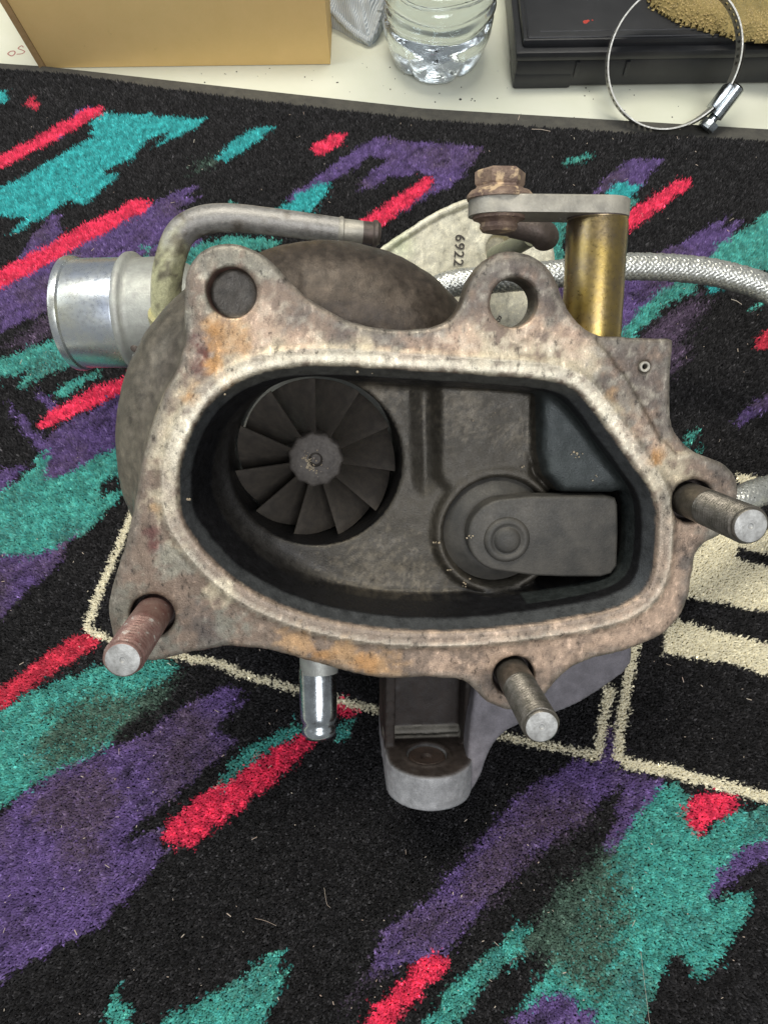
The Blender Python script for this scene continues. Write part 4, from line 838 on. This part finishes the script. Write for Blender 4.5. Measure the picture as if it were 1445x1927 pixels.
e = np.array([cu_-.8, sh-2.3, cw_+.5]); mb = MB(); mb.add(*lathe([(6.4, 0), (6.1, 1.5), (5.4, 2.0), (4.8, 1.6), (2.2, 1.3), (1.6, .4), (.6, .3), (0, .3)], e, (0, 1, 0), 30)); fl(mb, 'foot_plug', M_plug)

# support bracket at the lower right, behind the flange
bwz = P(1120, 1290, 240)[2]
bp = ploc([(880, 1500), (905, 1465), (915, 1430), (932, 1395), (965, 1368), (1020, 1352), (1075, 1332), (1130, 1300), (1187, 1258), (1190, 1225), (1180, 1150), (1000, 1150), (900, 1250), (880, 1400)], bwz)
A_, B_, C_ = grid((bp[:, 0].min()-2, bp[:, 1].min()-2, bwz-14), (bp[:, 0].max()+2, bp[:, 1].max()+2, bwz+2), .9)
g = ext(sd_poly(A_[:, :, 0], B_[:, :, 0], chaikin(bp, 1))[:, :, None]+0*C_, C_, bwz-11, bwz, 1.2)+(fbm(np.stack([A_, B_, C_], -1), .3, 2)-.5)*.5
Vk, Qk = nets(g, (bp[:, 0].min()-2, bp[:, 1].min()-2, bwz-14), .9); n_ = fbm(Vk, .3, 3)
mk('support_bracket', L2W(Vk), Qk, M_foot, turbo, True, cols=np.array([.160, .148, .160])*(.6+.8*n_[:, None]), attrs={'speck': np.full(len(Vk), .15)})

# flakes of scale lying in the opening
mb = MB()
for x, y, w_, r, n_ in [(660, 1190, -.2, 18, 16), (423, 742, .3, 2, 2), (617, 1168, -1, 3, 2), (823, 1020, -20, 8, 5), (848, 1072, -20, 6, 5), (880, 1100, -20, 22, 7), (1085, 860, -12.5, 12, 7), (1115, 900, -12.5, 10, 4), (880, 1010, -12.5, 8, 6), (980, 880, -20, 12, 3), (388, 775, -1.5, 5, 5), (352, 940, -3, 6, 6), (355, 985, -3, 8, 3), (590, 1185, -1, 10, 4), (700, 695, -1, 40, 4), (940, 780, -19.5, 40, 3)]:
    for k in range(n_):
        p = F(x+random.gauss(0, r*.5), y+random.gauss(0, r*.3), w_); s_ = random.choice([.1, .14, .2, .3, .42])
        mb.add(*lathe([(s_, -.2), (s_*.7, .12)], p, (random.gauss(0, .4), random.gauss(0, .4), 1), 5))
o = fl(mb, 'scale_flakes', M_flake, smooth=False); o['kind'] = 'stuff'
for o_ in list(bpy.data.objects):
    if o_.parent == turbo: pass

# ================================================================== CARDBOARD BOX
M_card = simple('brown_cardboard', (.82, .565, .235), (.77, .53, .21), 30, .75, 0, 700, .25, spot=((.46, .31, .125), 120, .70))
M_edge = simple('cardboard_cut_edge', (.34, .22, .10), (.42, .28, .13), 300, .85)
cbox = thing('cardboard_box', T(350, 90, 0), 'plain brown cardboard box on the table at the top left', 'box')
BL_, BR_ = T(89, 128, .3), T(622, 121, .3); hB = 75.0
ex = (BR_-BL_)/np.linalg.norm(BR_-BL_); ey = np.array([-ex[1], ex[0], 0]); ez = np.array([0, 0, 1.0]); wB = np.linalg.norm(BR_-BL_)
bt = [BL_, BR_, BR_+ey*110, BL_+ey*110]; fl_ = 9.0
tp = [BL_+ez*hB-ex*fl_, BR_+ez*hB, BR_+ey*110+ez*hB, BL_+ey*110+ez*hB-ex*fl_]
def panel(a, b, c, d, th, n): # quad a b c d, thickness th inwards along n
    n = np.asarray(n)*th; return hexa([a, b, b+n, a+n, d, c, c+n, d+n], .35)
mb = MB(); mb.add(*panel(bt[0], bt[1], tp[1], tp[0], 1.8, ey)); mb.build('front_panel', M_card, cbox)
mb = MB(); mb.add(*panel(bt[1]+ey*1.9, bt[2], tp[2], tp[1]+ey*1.9, 1.8, -ex)); mb.build('side_panel', M_card, cbox)
mb = MB(); mb.add(*panel(bt[0]+ey*1.9-ex*.2, bt[3]-ex*.2, tp[3]-ex*.2, tp[0]+ey*1.9-ex*.2, 1.8, ex)); mb.build('side_panel', M_card, cbox)
mb = MB(); mb.add(*panel(bt[3]+ex*2, bt[2]-ex*2, tp[2]-ex*2, tp[3]+ex*2, 1.8, -ey)); mb.build('rear_panel', M_card, cbox)
mb = MB(); mb.add(*hexa([tp[0]+[1, 1, -.2], tp[1]+[-1, 1, -.2], tp[2]+[-1, -1, -.2], tp[3]+[1, -1, -.2], tp[0]+[1, 1, 1.8], tp[1]+[-1, 1, 1.8], tp[2]+[-1, -1, 1.8], tp[3]+[1, -1, 1.8]], .4)); mb.build('top_flap', M_card, cbox)
mb = MB(); e2 = -ey*3.2
mb.add(*hexa([bt[0]-ex*.2+e2*.1, bt[0]-ex*2.6+e2, bt[0]-ex*3.0+ey*4, bt[0]-ex*.3+ey*4, tp[0]-ex*.2+e2*.1, tp[0]-ex*2.6+e2, tp[0]-ex*3.0+ey*4, tp[0]-ex*.3+ey*4], .3)); mb.build('folded_edge', M_edge, cbox)

# ================================================================== GREY CLOTH
M_cloth = simple('grey_woven_cloth', (.26, .29, .30), (.56, .58, .58), 620, .9, 0, 1100, 1.0, dist=.0009)
M_cloth, nt, b = newmat('grey_knit_cloth'); co = coords(nt)
wv_ = nd(nt, 'ShaderNodeTexWave'); wv_.inputs['Scale'].default_value = 240; wv_.inputs['Distortion'].default_value = 3.0; wv_.inputs['Detail'].default_value = 2; nt.links.new(stretch(nt, co, (0, 0, .5), (1, 1, 1)), wv_.inputs[0])
nt.links.new(ramp(nt, wv_.outputs['Fac'], [(.1, (.40, .44, .46)), (.8, (.58, .61, .61))]), b.inputs['Base Color']); b.inputs['Roughness'].default_value = .95; bump(nt, b, wv_.outputs['Fac'], .6, .0006)
cloth = thing('cloth', T(665, 30, 0), 'crumpled grey cloth corner with a thick hem between the box and the bottle', 'cloth')
edge = spline([T(*p) for p in [(596, -70, 20), (612, 0, 14), (640, 36, 8), (665, 60, 5), (694, 79, 3)]], 6)
edge2 = spline([T(*p) for p in [(760, -70, 24), (722, 0, 17), (714, 30, 12), (706, 58, 7), (694, 79, 3)]], 6)
V_ = []; n_ = len(edge); m_ = 26
for i in range(n_):
    for j in range(m_):
        s_ = j/(m_-1); p = edge[i]*(1-s_)+edge2[i]*s_; k = 1-i/(n_-1)
        z = p[2]+math.sin(s_*math.pi)*10*k+2.2*k*math.sin(s_*17+i*.25)+1.2*k*math.sin(s_*9-i*.5)-abs(s_-.62)*0
        z -= 6*k*math.exp(-((s_-.66)/.07)**2)
        V_.append((p[0], p[1], max(z, .8)))
Fs_ = [(i*m_+j, i*m_+j+1, (i+1)*m_+j+1, (i+1)*m_+j) for i in range(n_-1) for j in range(m_-1)]
low = [(x, y, .2) for x, y, z in V_]; N = len(V_)
Fs_ += [tuple(N+i for i in f_[::-1]) for f_ in Fs_]
bd = [j for j in range(m_)]+[i*m_+m_-1 for i in range(1, n_)]+[(n_-1)*m_+j for j in range(m_-2, -1, -1)]+[i*m_ for i in range(n_-2, 0, -1)]
for a, b_ in zip(bd, bd[1:]+bd[:1]): Fs_.append((a, a+N, b_+N, b_))
mb = MB(); mb.add(V_+low, Fs_); mb.build('cloth_body', M_cloth, cloth, angle=70)
mb = MB(); w1 = [1.9+.25*math.sin(i*1.7) for i in range(n_)]; mb.add(*tube(edge+[0, 0, .4], w1, 10)); mb.add(*tube(edge+[2.4, 2.4, 1.8], [1.2]*n_, 8)); mb.add(*tube(edge2+[0, 0, .4], [1.7+.3*math.sin(i*2.1) for i in range(n_)], 10)); mb.build('hem', M_cloth, cloth)

# ================================================================== WATER BOTTLE
bot = thing('water_bottle', T(820, 118, 0), 'clear ribbed plastic water bottle standing between the cloth and the black case', 'bottle')
M_pet, nt, b = newmat('clear_bottle_plastic'); b.inputs['Transmission Weight'].default_value = 1; b.inputs['Roughness'].default_value = .03; b.inputs['IOR'].default_value = 1.45; b.inputs['Base Color'].default_value = (.96, .985, .99, 1)
co = coords(nt); bump(nt, b, noise_node(nt, co, 120, 3, .6), .35, .0012)
M_water, nt, b = newmat('water'); b.inputs['Transmission Weight'].default_value = 1; b.inputs['Roughness'].default_value = .0; b.inputs['IOR'].default_value = 1.33; b.inputs['Base Color'].default_value = (.95, .985, .99, 1)
bc = T(822, 164, 0)+np.array([0, 24.0, 0]); bc = np.array([bc[0], bc[1], .3])
def brad(z):
    r = 21.5+9.8*min(1, (z/22.0))**.5 if z < 24 else 31.3
    if z > 24:
        r -= 2.3*(.5-.5*math.cos((z-24)*2*math.pi/8.8))**2
    if z > 128: r -= 17.5*min(1, (z-128)/42)**1.4
    if z > 172: r = 13.0
    return r
def bmod(off):
    def f_(r, z, t):
        k = max(0, 1-z/26.0)
        return (r-off)*(1-.17*k*(1-abs(math.cos(2.5*t+.4)))**3)+.55*math.sin(5*t+z*.22)*(z > 20)
    return f_
zs = [0, .8, 2.5, 5, 8, 11, 14, 17, 20, 23]+list(np.arange(25, 170, 1.4))+[172, 176, 184]
prf = [(6, 5.5), (13, 3.0), (18, .6)]+[(brad(z), z) for z in zs[1:]]
mb = MB()
Vo, Fo = lathe(prf, bc, (0, 0, 1), 90, bmod(0)); Vi, Fi = lathe([(r-.0, z+.45) for r, z in prf[:3]]+prf[3:-1]+[(prf[-1][0], 184)], bc, (0, 0, 1), 90, bmod(.45))
mb.add(Vo, Fo); mb.add(Vi, [f_[::-1] for f_ in Fi]); mb.build('bottle_shell', M_pet, bot, angle=80)
wz = [q_ for q_ in prf if q_[1] < 118]; mb = MB(); mb.add(*lathe([(0, 6.6)]+[(r, z+.9 if i < 3 else z) for i, (r, z) in enumerate(wz)]+[(wz[-1][0], 119)], bc, (0, 0, 1), 90, bmod(.9))); mb.build('water', M_water, bot, angle=80)
M_cap = simple('white_cap_plastic', (.75, .76, .78), None, 100, .4)
mb = MB(); mb.add(*lathe([(14.6, 176), (14.8, 178), (14.8, 190), (14, 191.5), (0, 191.6)], bc, (0, 0, 1), 48, lambda r, z, t: r*(1+.012*math.sin(36*t)))); mb.build('cap', M_cap, bot)

# ================================================================== BLACK CASE
M_case = simple('black_case_plastic', (.017, .0175, .019), (.023, .0235, .025), 100, .38, 0, 1600, .35)
case = thing('tool_case', T(1200, 120, 0), 'black plastic case with a ridged lid at the top right', 'case')
c0, c1 = T(961, 170, 0), T(1445, 163, 0); ex = (c1-c0)/np.linalg.norm(c1-c0); ey = np.array([-ex[1], ex[0], 0]); fr = (ex, ey, ez)
Wc, Dc = 230.0, 150.0
mb = MB(); mb.add(*box((0.8, .6, 1.6), (Wc, Dc, 17.5), 2.2, fr, c0)); mb.add(*box((0.6, .2, .2), (34, 22, 10), 2.0, fr, c0)); mb.add(*box((160, .2, .2), (Wc-.6, 22, 10), 2.0, fr, c0)); mb.build('case_base', M_case, case)
mb = MB(); mb.add(*box((-.4, -.6, 17.6), (Wc+.6, Dc+.6, 23), 2.0, fr, c0)); mb.add(*box((3.2, 3.4, 22.6), (Wc-3, Dc-3, 27.5), 2.2, fr, c0)); lid = mb.build('case_lid', M_case, case)
mb = MB()
for (x0, y0, x1, y1, r) in [(6.0, 5.5, Wc-7, 5.5, .7), (6.0, 5.5, 6.0, Dc-6, .7), (13, 10.5, Wc-12, 10.5, .5)]: mb.add(*tube([c0+ex*x0+ey*y0+ez*27.4, c0+ex*x1+ey*y1+ez*27.4], r, 8))
mb.build('lid_rib', M_case, case)
for x in (34, 62): mb = MB(); mb.add(*box((x, -1.0, 8), (x+2.2, .9, 17), .4, fr, c0)); mb.build('hinge_rib', M_case, case)
mb = MB(); M_redspot = simple('red_paint_speck', (.55, .05, .03), (.3, .04, .03), 500, .6)
mb.add(*lathe([(1.6, -.2), (1.3, .12)], T(1101, 41, 27.6), (0, 0, 1), 7)); mb.add(*lathe([(1.0, -.2), (.8, .12)], T(1106, 39, 27.6), (0, 0, 1), 6)); mb.add(*lathe([(.6, -.2), (.5, .12)], T(1114, 38, 27.6), (0, 0, 1), 6)); mb.build('paint_speck', M_redspot, case, False)

# ================================================================== TAN SUEDE SCRAP on the case
sued = thing('suede_cloth', T(1380, 20, 28), 'tan and olive napped suede cloth lying on the black case', 'cloth')
M_sued = simple('tan_suede', (.36, .27, .10), (.22, .17, .06), 90, .95, 0, 900, .9, dist=.0008)
sp_ = [(1212, -15), (1222, 5), (1240, 22), (1270, 38), (1300, 50), (1340, 60), (1385, 72), (1445, 80), (1520, 88), (1640, 60), (1640, -110), (1180, -110)]
sp2 = chaikin(np.array([T(x, y, 29)[:2] for x, y in sp_]), 2)
xx, yy = np.meshgrid(np.arange(sp2[:, 0].min(), sp2[:, 0].max(), 1.6), np.arange(sp2[:, 1].min(), sp2[:, 1].max(), 1.6)); ds = sd_poly(xx, yy, sp2)
nn_ = fbm(np.stack([xx, yy, xx*0], -1), .03, 3)
zz = 28.2+np.sqrt(np.clip(-ds, 0, 6)/6)*5+nn_*5*np.clip(-ds/12, 0, 1)
H_, W_ = xx.shape; V_ = np.stack([xx, yy, zz], -1).reshape(-1, 3); ins = (ds < .8); Fs_ = [(i*W_+j, i*W_+j+1, (i+1)*W_+j+1, (i+1)*W_+j) for i in range(H_-1) for j in range(W_-1) if ins[i, j] and ins[i+1, j+1] and ins[i, j+1] and ins[i+1, j]]
used = sorted({v for f_ in Fs_ for v in f_}); rm = {v: i for i, v in enumerate(used)}; Vt = V_[used]; Ft = [tuple(rm[v] for v in f_) for f_ in Fs_]; nV = len(Vt)
Vb_ = Vt.copy(); Vb_[:, 2] = 27.9
mb = MB(); mb.add(np.vstack([Vt, Vb_]), Ft+[tuple(i+nV for i in f_[::-1]) for f_ in Ft]); mb.build('suede_body', M_sued, sued, angle=None if False else 80)
pts = np.stack([xx.ravel(), yy.ravel()], 1); k_ = (ds.ravel() < .2); pts = pts[k_]; zt = zz.ravel()[k_]
pts2 = np.repeat(pts, 4, 0)+rng.normal(0, .7, (len(pts)*4, 2)); z2 = np.repeat(zt, 4)
pn = fbm(np.stack([pts2[:, 0], pts2[:, 1], pts2[:, 0]*0+2], 1), .07, 4)
c3 = np.array([.40, .30, .13])*(1-np.clip((pn-.42)*4, 0, 1))[:, None]+np.array([.20, .17, .07])*np.clip((pn-.42)*4, 0, 1)[:, None]; c3 *= np.exp(rng.normal(0, .12, len(pts2)))[:, None]
V, Fc, C5 = tufts(pts2, 0, .7, .7, .4, c3, 8); V[:, 2] += np.repeat(z2, 4)-.3
o = mk('nap', V, Fc, M_pile, sued, True, cols=C5); o['kind'] = 'stuff'

# ================================================================== HOSE CLAMP
M_band = simple('stainless_clamp_band', (.46, .45, .41), (.36, .35, .31), 160, .46, .8, 900, .3)
clampc = CW(ray(1268, 108)*398); ctr = clampc
vd = RC@ray(1268, 108); vd /= np.linalg.norm(vd)
near = CW(ray(1268, 108)*392); far = CW(ray(1259, 113)*404); axc = (far-near)/np.linalg.norm(far-near); Rr = 121*392/1400.
clamp = thing('hose_clamp', T(1255, 226, 0), 'steel worm drive hose clamp ring propped against the black case', 'hose clamp')
x_, y_, a_ = frame(axc, (0, 0, 1)); 
tx = RC@[1, 0, 0]; x_ = tx-axc*(tx@axc); x_ /= np.linalg.norm(x_); y_ = -np.cross(axc, x_)
if (RC.T@y_)[1] > 0: y_ = -y_                         # y_ points up the picture
NS = 320; cols_ = [0, 3.4, 8.6, 12.0]; V_ = []; Fs_ = []
for k in range(NS):
    t = 2*math.pi*k/NS
    for layer in (0, .75):
        for s_ in cols_: V_.append(near+(Rr-layer)*(x_*math.cos(t)+y_*math.sin(t))+axc*s_)
def id_(k, l, c_): return (k % NS)*8+l*4+c_
for k in range(NS):
    deg = 360*k/NS; slot = ((150 < deg < 262) or (deg > 350 or deg < 52)) and (k % 5 in (0, 1))
    for c_ in range(3):
        if slot and c_ == 1: continue
        Fs_.append((id_(k, 0, c_), id_(k+1, 0, c_), id_(k+1, 0, c_+1), id_(k, 0, c_+1))); Fs_.append((id_(k, 1, c_), id_(k, 1, c_+1), id_(k+1, 1, c_+1), id_(k+1, 1, c_)))
    Fs_.append((id_(k, 0, 0), id_(k, 1, 0), id_(k+1, 1, 0), id_(k+1, 0, 0))); Fs_.append((id_(k, 0, 3), id_(k+1, 0, 3), id_(k+1, 1, 3), id_(k, 1, 3)))
mb = MB(); mb.add(V_, Fs_); mb.build('band', M_band, clamp, angle=40)
def cpt(deg, r, s_): t = math.radians(deg); return near+r*(x_*math.cos(t)+y_*math.sin(t))+axc*s_
dg_ = -33; rad = x_*math.cos(math.radians(dg_))+y_*math.sin(math.radians(dg_)); tan = -x_*math.sin(math.radians(dg_))+y_*math.cos(math.radians(dg_))
mb = MB(); org = cpt(dg_, Rr-1.2, 6)
mb.add(*box((-6.5, -1.2, -6.8), (6.5, 2.2, 6.8), .6, (tan, rad, axc), org)); mb.add(*lathe([(3.0, -9), (4.6, -8.2), (4.7, 8), (3.2, 9)], org+rad*4.2, tan, 28)); mb.build('screw_housing', M_chrome, clamp)
mb = MB(); mb.add(*lathe([(2.6, -12), (2.6, -9), (5.0, -9.1)][::-1][1:]+[], org+rad*4.6, tan, 20)); mb.add(*lathe([(4.6, 0), (4.9, .6), (4.9, 4.2), (4.2, 5.0), (0, 5.0)], org+rad*4.8-tan*11.0, -tan, 36, lambda r, z, t: r*(math.cos(math.pi/6)/math.cos((t % (math.pi/3))-math.pi/6) if r > 4 else 1))); mb.build('screw_head', M_chrome, clamp)
mb = MB(); mb.add([cpt(d, Rr+.15, s_) for d in range(-66, 12, 3) for s_ in (0.2, 11.8)]+[cpt(d, Rr+.95, s_) for d in range(-66, 12, 3) for s_ in (.2, 11.8)], [(2*i, 2*i+1, 2*i+3, 2*i+2) for i in range(25)]+[(52+2*i, 52+2*i+2, 52+2*i+3, 52+2*i+1) for i in range(25)]); mb.build('band_end', M_band, clamp, angle=60)
